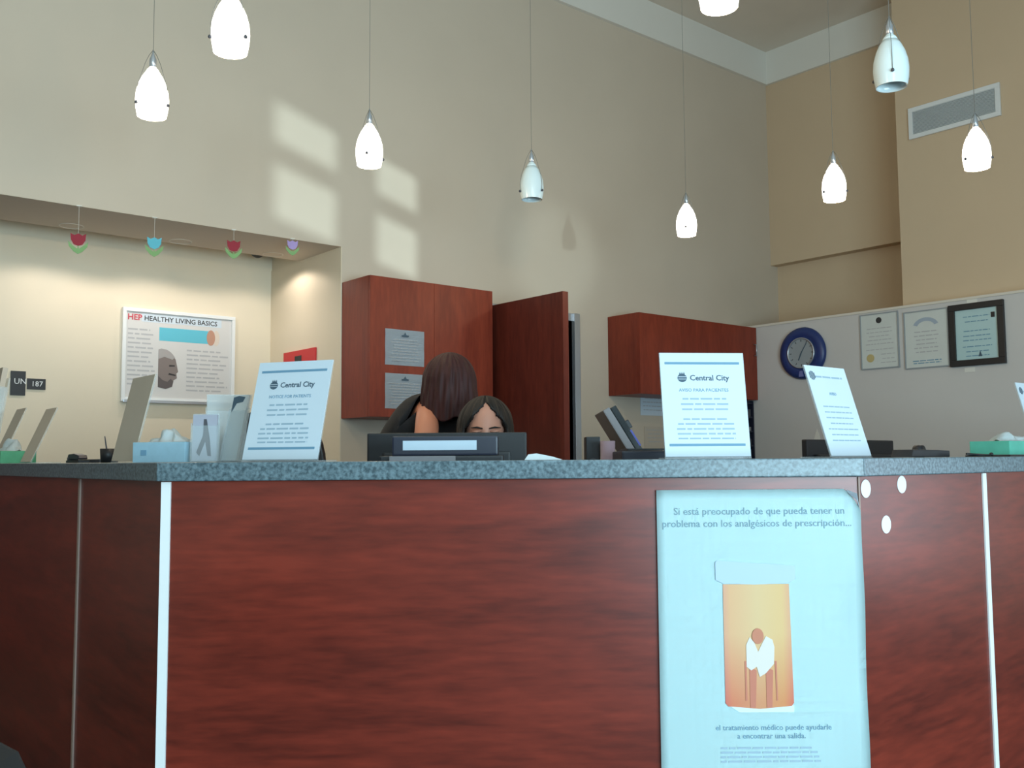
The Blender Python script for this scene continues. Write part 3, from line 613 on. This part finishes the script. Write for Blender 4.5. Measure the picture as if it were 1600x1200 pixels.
MB().plate([(fx-.004+.013*math.cos(a), fz+.054+.017*math.sin(a)) for a in [2*PI*k/16 for k in range(16)]], Y-.0024, Y-.0014).build('printed_figure_head', pl, t)
for dx in (-.024, .012): MB().plate([(fx+dx, fz-.10), (fx+dx+.012, fz-.10), (fx+dx+.016, fz-.02), (fx+dx, fz-.012)], Y-.0014, Y-.0005).build('printed_figure_leg', pd, t)
MB().plate([(fx-.034, fz-.085), (fx-.030, fz-.085), (fx-.030, fz), (fx-.034, fz)], Y-.0014, Y-.0005).plate([(fx+.034, fz-.085), (fx+.037, fz-.085), (fx+.036, fz), (fx+.032, fz)], Y-.0014, Y-.0005).build('printed_chair', pd, t)['kind'] = 'stuff'
text_part('subheading_lettering', 'el tratamiento médico puede ayudarle', .0165, .247, .470, 'inkb', t, y=Y)
text_part('subheading_lettering', 'a encontrar una salida.', .0165, .242, .452, 'inkb', t, y=Y)
greek('text_lines', .13, .37, [.430-.0095*k for k in range(4)], .0045, 'inkl', t, y=Y+.0002, seed=41, center=False)
greek('text_lines', .13, .37, [.384, .372, .360], .0045, 'inkl', t, y=Y+.0002, seed=42, center=False)

# ------------------------------------------------------------------ small things on the counter
def tissue_box(loc, rz, w_, d_, h_, m, lb, tuft, seed=0, mirror=1):
    t = thing('tissue_box', lb, 'tissue box', loc, rz)
    MB().box(-w_/2, w_/2, -d_/2, d_/2, 0, h_).build('carton', m, t, bevel=.002)
    MB().lathe([(.032, h_), (.032, h_+.0008), (.0003, h_+.0008)], 24).build('opening', 'white', t)
    mb = MB(); bm = mb.bm; nu, nv = 22, 10; g = []      # a crumpled sheet arching out of the slot
    for j in range(nv):
        v = j/(nv-1); row = []
        for i in range(nu):
            u = i/(nu-1)*2-1
            zz = h_+.001+tuft*(max(0, 1-abs(u)**1.6)**.6)*(math.sin(v*PI)**.5)*(.72+.28*math.sin(4.3*u+seed*1.7))+.004*math.sin(11*u+9*v+seed)*math.sin(v*PI)
            row.append(bm.verts.new((u*w_*.36+.006*math.sin(7*v+seed), (v-.5)*d_*.42+.007*math.sin(9*u+seed), zz)))
        g.append(row)
    for j in range(nv-1):
        for i in range(nu-1): bm.faces.new((g[j][i], g[j][i+1], g[j+1][i+1], g[j+1][i]))
    bmesh.ops.solidify(bm, geom=bm.faces[:], thickness=.0008)
    mb.build('tissue', 'tissue', t, smooth=True); return t
p = cf(-.890, 2.51); tb = tissue_box((p.x, p.y, TOP+.0005), -YAW-T(14), .152, .11, .052, 'boxblue', 'pale blue tissue box with a tuft of tissue near the counter corner', .036, 1)
MB().plate([(-.052, .018), (-.036, .018), (-.036, .032), (-.052, .032)], -.0562, -.0552).build('printed_mark', 'inkb', tb)
tissue_box((.865, 3.98, TOP+.0005), -PI/2, .24, .12, .045, 'green', 'green tissue box at the far left of the counter', .05, 4)
tissue_box((3.16, 1.33, TOP+.006), 0, .30, .12, .042, 'teal', 'teal-green tissue box at the right end of the counter', .03, 2)
t = thing('flat_tray', 'thin dark tray under the teal tissue box', 'tray', (3.16, 1.33, TOP+.0005), 0)
MB().box(-.165, .165, -.068, .068, 0, .0045).build('tray', 'black', t, bevel=.001)
# acrylic brochure holders
def holder(X, D, w_, h_, tilt, yaw, lb, m, pic):
    p = cf(X, D); t = thing('brochure_holder', lb, 'brochure holder', (p.x, p.y, TOP+.0005), -YAW+yaw, 'clear brochure holders')
    mt = Matrix.Rotation(-tilt, 4, 'X')
    MB().box(-w_/2-.002, w_/2+.002, .008, .0105, .002, h_, mt).box(-w_/2-.002, w_/2+.002, -.0045, -.002, .002, h_*.75, mt).box(-w_/2-.004, -w_/2-.002, -.0045, .0105, .002, h_*.8, mt).box(w_/2+.002, w_/2+.004, -.0045, .0105, .002, h_*.8, mt).box(-w_/2-.004, w_/2+.004, -.006, .045, 0, .003).build('holder_body', 'acrylic', t)
    MB().box(-w_/2, w_/2, -.001, .006, .004, h_-.003, mt).build('brochures', m, t)
    if pic == 'ribbon':
        MB().plate([(-.003, h_*.88), (.004, h_*.88), (.014, h_*.45), (.018, h_*.12), (.009, h_*.13), (.002, h_*.42), (-.012, h_*.12), (-.02, h_*.2), (-.004, h_*.55)], -.0021, -.0011, mt).build('printed_picture', 'dgrey', t)
    elif pic == 'photo':
        MB().plate([(-w_*.45, h_*.72), (-w_*.2, h_*.86), (w_*.2, h_*.88), (w_*.3, h_*.95), (-w_*.1, h_*.97), (-w_*.45, h_*.95)], -.0021, -.0011, mt).build('printed_picture', 'ink', t)
holder(-.782, 2.44, .062, .124, T(3), 0, 'short card holder with a grey ribbon card beside the blue tissue box', mat('grey_card', rgb(160, 160, 172), .6), 'ribbon')
holder(-.727, 2.465, .052, .182, T(14), -T(28), 'tall slim leaflet holder leaning between the cards and the left sign', mat('grey_leaflet', rgb(196, 200, 200), .6), 'photo')
holder(-.775, 2.60, .10, .185, T(4), T(15), 'clear wide leaflet holder standing behind the ribbon cards', clear('frosted_leaflet_sleeve', (.9, .89, .87, 1), .35, .5), 'none')
t = thing('pen_cup', 'small black pen cup left of the tan sign holder', 'cup', (.98, 3.20, TOP+.0005))
MB().lathe([(.0003, 0), (.023, 0), (.026, .045), (.024, .045), (.021, .003), (.0003, .003)], 20).build('cup', 'black', t, smooth=True)
MB().tube([(0, 0, .004), (-.012, .003, .085)], [.004, .0015]).build('pen', 'dgrey', t)
def stapler(loc, rz, lb, s=1):
    t = thing('stapler', lb, 'stapler', loc, rz)
    MB().box(-.075*s, .075*s, -.018*s, .018*s, 0, .009*s).build('base', 'black', t, bevel=.002)
    MB().plate([(-.07*s, .012*s), (.06*s, .012*s), (.066*s, .016*s), (.055*s, .026*s), (.0*s, .032*s), (-.06*s, .030*s), (-.07*s, .024*s)], -.014*s, .014*s).build('arm', 'blackn', t, bevel=.002)
    MB().tube([(-.06*s, -.017*s, .014*s), (-.06*s, .017*s, .014*s)], .006*s).build('hinge', 'dgrey', t)
stapler((.97, 3.50, TOP+.0005), -PI/2, 'black stapler on the left leg of the counter')
t = thing('paper_tray', 'low dark tray on the left leg of the counter behind the stapler', 'tray', (1.04, 3.55, TOP+.0005), -PI/2)
MB().box(-.16, .16, -.03, .03, 0, .003).box(-.16, .16, -.03, -.027, .003, .012).box(-.16, .16, .027, .03, .003, .012).build('tray', 'dgrey', t)
t = thing('tape_dispenser', 'low black tape dispenser on the counter left of the teal tissue box', 'tape dispenser', (2.63, 1.35, TOP+.0005))
MB().plate([(-.115, 0), (.105, 0), (.105, .018), (.04, .020), (-.105, .021)], -.03, .03).build('body', 'black', t, bevel=.003)
MB().lathe([(.0003, -.012), (.017, -.012), (.018, .0), (.017, .012), (.0003, .012)], 20, c=(-.015, 0, .016), axis='Y').build('tape_roll', 'black', t, smooth=True)
t = thing('counter_pen', 'black pen with ball-chain lying at the right end of the counter', 'pen', (2.80, 1.27, TOP+.0045))
MB().tube([(-.07, 0, .004), (.0, 0, .001), (.08, 0, .0)], [.003, .004, .003]).build('barrel', 'black', t, smooth=True)
MB().lathe([(.0003, -.006), (.005, -.003), (.006, 0), (.005, .003), (.0003, .006)], 12, c=(.085, 0, .003)).build('ball', 'black', t, smooth=True)

# ------------------------------------------------------------------ office equipment on the low desk behind
def monitor(loc, rz, w_, h_, lb, bottom=.75, m='black'):
    t = thing('computer_monitor', lb, 'monitor', loc, rz); H = h_
    MB().box(-w_/2, w_/2, -.012, .012, H-.36, H).build('screen_housing', m, t, bevel=.006)
    MB().box(-w_/2+.05, w_/2-.05, -.035, -.011, H-.30, H-.06).build('back_cover', m, t, bevel=.008)
    MB().box(-.03, .03, -.034, -.012, .012, H-.2).build('stand_neck', 'dgrey', t)
    MB().box(-.11, .11, -.09, .08, 0, .012).build('stand_foot', 'dgrey', t, bevel=.003)
    MB().box(-w_/2+.015, w_/2-.015, .0121, .0135, H-.345, H-.015).build('display', 'screen', t)
p = cf(-.205, 3.02); monitor((p.x, p.y, .7505), -YAW, .50, .398, 'wide black monitor back in front of the seated woman')
p = cf(-.165, 2.74); t = thing('desktop_printer', 'black printer with white label strip in front of the monitor', 'printer', (p.x, p.y, .7505), -YAW)
MB().box(-.20, .14, -.11, .11, 0, .325).build('printer_body', 'black', t, bevel=.006)
MB().box(-.165, .125, -.105, .10, .325, .378).build('printer_lid', 'blackn', t, bevel=.005)
MB().box(-.135, .067, -.108, -.1055, .340, .366).build('label_strip', 'paperb', t)
MB().box(-.17, .01, -.125, -.1105, .300, .324).build('paper_slot_tray', 'greyp', t, bevel=.002)
monitor((3.68, 2.20, .7505), 0, .67, .385, 'black monitor back behind the foreshortened sign')
t = thing('desk_printer', 'low navy-black printer top showing right of the tilted screen', 'printer', tuple(cf(.44, 2.86, .7505)), -YAW)
MB().box(-.13, .22, -.13, .13, 0, .335).build('printer_body', 'blackn', t, bevel=.006); MB().box(-.11, .20, -.1, .1, .335, .342).build('printer_lid', 'black', t, bevel=.002)
p = cf(.315, 3.28, .7505); t = thing('touch_screen', 'grey-backed screen tilted back, seen edge-on beside the door frame', 'monitor', tuple(p), -YAW)
mt = Matrix.Translation((-.01, 0, .475)) @ Matrix.Rotation(-T(31), 4, 'Y')
MB().box(-.012, .012, -.16, .16, -.40, 0, mt).build('housing', 'greyp', t, bevel=.004)
MB().box(.0125, .034, -.155, .155, -.395, -.006, mt).build('bezel', 'screen', t, bevel=.003)
MB().box(.030, .036, -.156, -.154, -.16, -.10, mt).build('blue_light', mat('blue_badge', rgb(60, 70, 170), .4), t)
MB().box(.036, .060, -.03, .03, -.10, -.07, mt).build('camera_clip', 'black', t, bevel=.003)
MB().box(.02, .08, -.08, .08, 0, .14).box(.03, .07, -.03, .03, .14, .2).build('stand', 'dgrey', t)
p = cf(.262, 3.18, .7505); t = thing('desk_speaker', 'small black speaker box next to the door frame', 'speaker', tuple(p), -YAW)
MB().box(-.022, .024, -.05, .05, 0, .385).build('speaker_case', 'black', t, bevel=.003)
MB().lathe([(.016, -.0505), (.016, -.052), (.0003, -.052)], 20, c=(0, 0, .30), axis='Y').build('speaker_cone', 'dgrey', t)
t = thing('paper_cup', 'tall mauve-grey cup between the black speaker and the tilted screen', 'cup', tuple(cf(.305, 3.08, .7505)), -YAW)
MB().lathe([(.0003, 0), (.017, 0), (.024, .37), (.022, .37), (.016, .004), (.0003, .004)], 20).build('cup', mat('mauve_paper', rgb(150, 132, 146), .7), t, smooth=True)
o = tag(MB().plate([(-.04, 0), (.055, 0), (.03, .008), (-.01, .016), (-.03, .014)], -.02, .02).build('crumpled_paper', 'tissue'), 'crumpled white paper behind the counter right of the wide monitor', 'paper'); o.location = tuple(cf(.07, 2.42, TOP+.0005)); o.rotation_euler = (0, 0, -YAW)

# ------------------------------------------------------------------ chairs
def office_chair(loc, rz, lb, zback, w_=.45, m='black', group='office chairs'):
    t = thing('office_chair', lb, 'chair', loc, rz, group)
    MB().box(-w_/2, w_/2, -.22, .24, .43, .50).build('seat', m, t, bevel=.02)
    pts = []; hb = zback-.60; W2 = w_/2
    for k in range(25):
        a = PI*k/24; pts.append((W2*math.copysign(abs(math.cos(a))**.6, math.cos(a)), .60+hb*.45+hb*.55*math.sin(a)**.7))
    pts += [(-W2*.8, .60), (W2*.8, .60)]
    MB().plate(pts, .20, .255).build('backrest', m, t, bevel=.008)
    MB().box(-.03, .03, .255, .275, .45, .8).box(-.03, .03, .05, .275, .405, .43).build('back_bracket', 'dgrey', t)
    MB().tube([(0, 0, .07), (0, 0, .43)], .025, 12).build('column', 'dgrey', t)
    for k in range(5):
        a = 2*PI*k/5+.3; MB().tube([(0, 0, .08), (.28*math.cos(a), .28*math.sin(a), .055)], [.02, .014]).build('base_arm', 'black', t)
        MB().lathe([(.0003, -.012), (.027, -.012), (.027, .012), (.0003, .012)], 14, c=(.28*math.cos(a), .28*math.sin(a), .027), axis='Y').build('caster', 'black', t)
p = cf(-1.02, 4.3); office_chair((p.x, p.y, 0), -YAW+PI, 'empty black office chair behind the left slanted sign', 1.275, w_=.47)
p = cf(-.11, 3.72); office_chair((p.x, p.y, 0), -YAW, 'black office chair holding the seated woman', .98, w_=.42)
# waiting-room chair close to the camera, its dark back just entering the frame at lower left
p = cf(-.805, 1.10); t = thing('waiting_chair', 'dark upholstered waiting chair back at the lower left corner', 'chair', (p.x, p.y, 0), -YAW)
bk = [(-.25, .42), (.25, .42), (.27, .59), (.264, .685), (.238, .735), (.17, .77), (-.17, .77), (-.238, .735), (-.264, .685), (-.27, .59)]
MB().plate(bk, -.03, .03).build('backrest', mat('black_upholstery', rgb(14, 13, 13), .9), t, bevel=.01)
MB().box(-.26, .26, -.50, -.03, .40, .47).build('seat', 'cloth', t, bevel=.02)
for x in (-.23, .23):
    for y in (-.47, -.02): MB().tube([(x, y, 0), (x, y, .41)], .014).build('leg', 'black', t)

# ------------------------------------------------------------------ people
def skin_mesh(name, V, E, Rr, m, parent, sub=2, root=0):
    me = bpy.data.meshes.new(name); me.from_pydata([tuple(v) for v in V], E, []); o = bpy.data.objects.new(name, me); C.objects.link(o); o.parent = parent
    sk = o.modifiers.new('skin', 'SKIN'); sk.use_smooth_shade = True; sk.branch_smoothing = .4
    if not me.skin_vertices: raise RuntimeError('skin layer')
    for i, r in enumerate(Rr):
        d = me.skin_vertices[0].data[i]; d.radius = r if hasattr(r, '__len__') else (r, r); d.use_root = (i == root)
    ss = o.modifiers.new('sub', 'SUBSURF'); ss.levels = sub; ss.render_levels = sub
    me.materials.append(M[m]); return o
class Graph:
    def __init__(s): s.V, s.E, s.R, s.n = [], [], [], {}
    def v(s, name, p, r, link=None):
        s.V.append(Vector(p)); s.R.append(r); i = len(s.V)-1; s.n[name] = i
        if link is not None: s.E.append((s.n[link], i))
        return i
def hand(g, wrist, p, d, side, up):
    """palm and five curled fingers growing from the wrist vertex"""
    d = Vector(d).normalized(); side = Vector(side).normalized(); up = Vector(up).normalized(); p = Vector(p)
    g.v(wrist+'_palm', p+d*.05, (.030, .018), wrist)
    for k, (o_, l) in enumerate(((-.027, .070), (-.009, .080), (.010, .076), (.028, .060))):
        b = p+d*.095+side*o_
        g.v('%s_f%d' % (wrist, k), b, .009, wrist+'_palm')
        g.v('%s_g%d' % (wrist, k), b+d*l*.5-up*.008, .008, '%s_f%d' % (wrist, k))
        g.v('%s_h%d' % (wrist, k), b+d*l*.85-up*.03, .007, '%s_g%d' % (wrist, k))
    g.v(wrist+'_t0', p+d*.04-side*.038, .010, wrist+'_palm'); g.v(wrist+'_t1', p+d*.075-side*.055-up*.012, .009, wrist+'_t0')
def head_mesh(parent, loc, fwd, up, m, s=1.0):
    """sculpted head as one grid: brow, sockets, nose, lips, chin; returns the object"""
    fwd = Vector(fwd).normalized(); up = Vector(up); up = (up-fwd*up.dot(fwd)).normalized(); rt = fwd.cross(up)
    bm = bmesh.new(); n, mm = 48, 36; rows = []
    def gs(x, c, w_): return math.exp(-((x-c)/w_)**2)
    for j in range(mm+1):
        th = PI*j/mm; row = []
        for i in range(n):
            ph = 2*PI*i/n                                # 0 = front
            zz = math.cos(th); r = math.sin(th)
            x = .074*r*math.sin(ph); y = .096*r*math.cos(ph)-.004; z = .115*zz
            front = max(0, math.cos(ph)); lat = x/.074
            if zz < 0: k = 1-.34*(-zz)**1.4; x *= k; y *= (1-.18*(-zz)) if front > 0 else (1-.38*(-zz)**1.2)
            if front > .2:
                nose = gs(lat, 0, .16)*(gs(z, -.030, .022)*.024+gs(z, -.010, .024)*.012)
                brow = gs(z, .022, .011)*.005*gs(abs(lat), .4, .4)
                sock = -gs(z, .002, .013)*.010*gs(abs(lat), .44, .2)
                lips = gs(z, -.061, .008)*.007*gs(lat, 0, .34)+gs(z, -.098, .016)*.010*gs(lat, 0, .4)
                y += nose+brow+sock+lips
            row.append(bm.verts.new(loc+(rt*x+fwd*y+up*z)*s))
        rows.append(row)
    for a_, b_ in zip(rows, rows[1:]):
        for i in range(n):
            try: bm.faces.new((a_[i], a_[(i+1) % n], b_[(i+1) % n], b_[i]))
            except ValueError: pass
    bmesh.ops.remove_doubles(bm, verts=bm.verts, dist=.0004)
    bmesh.ops.recalc_face_normals(bm, faces=bm.faces)
    return bm, fwd, up, rt
def finish_head(bm, name, m, parent):
    me = bpy.data.meshes.new(name); bm.to_mesh(me); bm.free()
    for p_ in me.polygons: p_.use_smooth = True
    me.materials.append(M[m]); o = bpy.data.objects.new(name, me); C.objects.link(o); o.parent = parent; return o
def hair_shell(parent, loc, fwd, m, rx, ry, rz, zend, opening, hairline, flare, seed, name='hair', part=True):
    fwd = Vector(fwd).normalized(); fwd.z = 0; fwd.normalize(); up = Vector((0, 0, 1)); rt = fwd.cross(up)
    bm = bmesh.new(); n, cap, drop = 144, 30, 24; rows = []; hairline *= 3
    rn = random.Random(seed); ph0 = [rn.uniform(0, 6) for _ in range(4)]
    for j in range(cap+drop+1):
        row = []
        for i in range(n):
            a = 2*PI*i/n; x, y = math.sin(a), math.cos(a)
            if j <= cap: th = PI/2*j/cap; r = math.sin(th); z = rz*math.cos(th)
            else: v = (j-cap)/drop; r = 1+flare*v*(1+.15*math.sin(3*a+ph0[0]))-.10*v*v; z = -v*(-zend)*(1+.06*math.sin(7*a+ph0[1]))
            wv = 1+(.022*math.sin(19*a+ph0[2]+z*30)+.014*math.sin(31*a+ph0[3]))*min(1, j/12)
            if part and j < cap and abs(x) < .12 and y > -.2: z -= .006
            row.append(bm.verts.new(loc+rt*(rx*r*x*wv)+fwd*(ry*r*y*wv)+up*z))
        rows.append(row)
    for j in range(cap+drop):
        for i in range(n):
            a = 2*PI*(i+.5)/n; a = min(a, 2*PI-a)
            lim = opening*(1 if j >= cap else max(0, (j-hairline)/max(1, cap-hairline)))
            if opening and j >= hairline and a < lim: continue
            q = (rows[j][i], rows[j][(i+1) % n], rows[j+1][(i+1) % n], rows[j+1][i])
            bm.faces.new(q)
    bmesh.ops.remove_doubles(bm, verts=bm.verts, dist=.0004)
    for v in [v for v in bm.verts if not v.link_faces]: bm.verts.remove(v)
    bmesh.ops.recalc_face_normals(bm, faces=bm.faces)
    o = finish_head(bm, name, m, parent)
    so = o.modifiers.new('solid', 'SOLIDIFY'); so.thickness = .012; so.offset = -1
    return o

# --- seated woman, facing the counter, looking down at her monitor
base = cf(-.10, 3.60, 0)
pw_ = thing('person', 'seated woman with long black hair looking down behind the wide monitor', 'person', tuple(base), -YAW)
g = Graph(); P = lambda x, y, z: Vector((x, y, z))     # local: +x along the counter to the right, -y towards the counter
g.v('pelvis', P(0, .10, .56), (.15, .12)); g.v('waist', P(0, .08, .70), (.125, .095), 'pelvis'); g.v('chest', P(0, .05, .84), (.14, .105), 'waist')
g.v('collar', P(0, .03, .95), (.10, .07), 'chest'); g.v('neck', P(0, .0, 1.03), (.048, .05), 'collar'); g.v('skull', P(0, -.015, 1.10), (.05, .055), 'neck')
for s_, nm in ((-1, 'l'), (1, 'r')):
    g.v('sh'+nm, P(.165*s_, .04, .925), .052, 'collar'); g.v('el'+nm, P(.225*s_, -.08, .74), .038, 'sh'+nm); g.v('wr'+nm, P(.13*s_, -.32, .785), .026, 'el'+nm)
    hand(g, 'wr'+nm, P(.13*s_, -.32, .785), (-.12*s_, -1, 0), (1*s_, 0, 0), (0, 0, 1))
    g.v('hip'+nm, P(.09*s_, .06, .54), .085, 'pelvis'); g.v('kn'+nm, P(.11*s_, -.38, .52), .058, 'hip'+nm); g.v('an'+nm, P(.11*s_, -.36, .10), .036, 'kn'+nm); g.v('to'+nm, P(.12*s_, -.52, .035), .032, 'an'+nm)
body = skin_mesh('body', g.V, g.E, g.R, 'skin', pw_)
hl = P(0, -.045, 1.172); hf = (.05, -1, -.22)
bm, fw, up_, rt_ = head_mesh(pw_, hl, hf, (0, 0, 1), 'skin'); hd = finish_head(bm, 'head', 'skin', pw_)
for s_ in (-1, 1):
    e = hl+rt_*(.032*s_)+fw*.083+up_*.003
    MB().lathe([(.0003, -.0125)]+[(.0125*math.cos(a), .0125*math.sin(a)) for a in [PI*(-.4+.2*k) for k in range(5)]]+[(.0003, .0125)], 14, c=tuple(e)).build('eye', mat('eye_white', rgb(190, 184, 180), .3), hd, smooth=True)
    ip = e+fw*.0105-up_*.002
    MB().lathe([(.0003, -.005), (.005, 0), (.0003, .005)], 12, c=tuple(ip)).build('iris', mat('dark_iris', rgb(30, 22, 20), .2), hd, smooth=True)
    MB().tube([e+fw*.008+up_*.0115-rt_*.016, e+fw*.0125+up_*.0105, e+fw*.008+up_*.0095+rt_*.016], [.0025, .0045, .0025]).build('eyelid', 'skin', hd, smooth=True)
    MB().tube([e+fw*.011+up_*.006-rt_*.016, e+fw*.0145+up_*.0062, e+fw*.009+up_*.005+rt_*.016], [.001, .0016, .001]).build('eyelashes', 'hair_black', hd, smooth=True)
    MB().tube([e+fw*.013+up_*.021-rt_*.02*s_, e+fw*.016+up_*.026, e+fw*.003+up_*.022+rt_*.022*s_], [.0025, .0035, .0015]).build('eyebrow', 'hair_black', hd, smooth=True)
MB().tube([hl+fw*.080-up_*.061-rt_*.024, hl+fw*.094-up_*.060, hl+fw*.080-up_*.061+rt_*.024], [.002, .0065, .002]).build('lips', mat('lip', rgb(170, 92, 88), .5), hd, smooth=True)
hair_shell(pw_, hl+Vector((0, .014, .006)), hf, 'hair_black', .104, .118, .124, -.36, .86, 3.6, .42, 3)
g2 = Graph()
g2.v('pelvis', P(0, .10, .54), (.17, .14)); g2.v('waist', P(0, .08, .70), (.142, .115), 'pelvis'); g2.v('chest', P(0, .05, .84), (.157, .122), 'waist'); g2.v('collar', P(0, .03, .935), (.112, .08), 'chest')
for s_, nm in ((-1, 'l'), (1, 'r')):
    g2.v('sh'+nm, P(.168*s_, .04, .925), .064, 'collar'); g2.v('up'+nm, P(.205*s_, -.03, .82), .054, 'sh'+nm); g2.v('el'+nm, P(.225*s_, -.08, .74), .048, 'up'+nm); g2.v('wr'+nm, P(.14*s_, -.29, .783), .034, 'el'+nm)
skin_mesh('blouse', g2.V, g2.E, g2.R, 'cloth', pw_)
g3 = Graph(); g3.v('pelvis', P(0, .10, .55), (.175, .135))
for s_, nm in ((-1, 'l'), (1, 'r')):
    g3.v('hip'+nm, P(.09*s_, .04, .54), .098, 'pelvis'); g3.v('kn'+nm, P(.11*s_, -.38, .52), .070, 'hip'+nm); g3.v('an'+nm, P(.11*s_, -.36, .12), .050, 'kn'+nm)
skin_mesh('trousers', g3.V, g3.E, g3.R, 'denim', pw_)

# --- standing woman behind her, bent forward over the desk, head bowed
base = cf(-.40, 4.02, 0)
pb_ = thing('person', 'standing woman in black top bent forward, dark red hair over her face', 'person', tuple(base), -YAW)
g = Graph()
g.v('pelvis', P(-.05, .16, .92), (.155, .12)); g.v('waist', P(-.03, .09, 1.06), (.10, .08), 'pelvis'); g.v('chest', P(.03, .0, 1.18), (.09, .07), 'waist')
g.v('collar', P(.08, -.07, 1.265), (.07, .055), 'chest'); g.v('neck', P(.12, -.12, 1.33), (.046, .048), 'collar'); g.v('skull', P(.135, -.135, 1.37), (.05, .055), 'neck')
g.v('shl', P(.052, -.15, 1.262), .042, 'collar'); g.v('aml', P(.068, -.265, 1.19), .054, 'shl'); g.v('ell', P(.05, -.34, 1.02), .040, 'aml'); g.v('wrl', P(.12, -.50, .86), .027, 'ell')
hand(g, 'wrl', P(.12, -.50, .86), (.4, -.8, -.4), (1, .4, 0), (0, 0, 1))
g.v('shr', P(.19, .02, 1.255), .055, 'collar'); g.v('elr', P(.24, -.06, 1.02), .040, 'shr'); g.v('wrr', P(.26, -.24, .88), .027, 'elr')
hand(g, 'wrr', P(.26, -.24, .88), (0, -.9, -.4), (-1, 0, 0), (0, 0, 1))
for s_, nm in ((-1, 'l'), (1, 'r')):
    g.v('hip'+nm, P(-.05+.09*s_, .17, .85), .088, 'pelvis'); g.v('kn'+nm, P(-.05+.10*s_, .15, .47), .056, 'hip'+nm); g.v('an'+nm, P(-.05+.10*s_, .22, .10), .036, 'kn'+nm); g.v('to'+nm, P(-.05+.11*s_, .08, .035), .033, 'an'+nm)
skin_mesh('body', g.V, g.E, g.R, 'skin2', pb_)
hl = P(.145, -.135, 1.372); hf = (.45, -1, -.75)
bm, fw, up_, rt_ = head_mesh(pb_, hl, hf, (0, 0, 1), 'skin2', .98); hd = finish_head(bm, 'head', 'skin2', pb_)
for s_ in (-1, 1):
    e = hl+rt_*(.032*s_)+fw*.082+up_*.003
    MB().lathe([(.0003, -.011), (.011, 0), (.0003, .011)], 12, c=tuple(e)).build('eye', mat('eye_white', rgb(190, 184, 180), .3), hd, smooth=True)
hair_shell(pb_, hl+Vector((.0, .0, .0)), hf, 'hair_red', .106, .135, .128, -.150, 0, 0, .16, 11)
g2 = Graph()
g2.v('pelvis', P(-.06, .15, .93), (.18, .145)); g2.v('waist', P(-.05, .06, 1.06), (.185, .17), 'pelvis'); g2.v('chest', P(.01, -.03, 1.18), (.175, .165), 'waist'); g2.v('collar', P(.085, -.08, 1.262), (.125, .095), 'chest'); g2.v('nape', P(.125, -.115, 1.31), (.075, .07), 'collar')
g2.v('shl', P(.050, -.15, 1.278), .080, 'collar'); g2.v('shr', P(.20, .02, 1.24), .068, 'collar'); g2.v('upr', P(.225, -.02, 1.15), .058, 'shr')
skin_mesh('top', g2.V, g2.E, g2.R, 'cloth', pb_)
g3 = Graph(); g3.v('pelvis', P(-.05, .165, .90), (.172, .135))
for s_, nm in ((-1, 'l'), (1, 'r')):
    g3.v('hip'+nm, P(-.05+.09*s_, .17, .82), .100, 'pelvis'); g3.v('kn'+nm, P(-.05+.10*s_, .15, .47), .070, 'hip'+nm); g3.v('an'+nm, P(-.05+.10*s_, .21, .12), .052, 'kn'+nm)
skin_mesh('trousers', g3.V, g3.E, g3.R, 'denim', pb_)
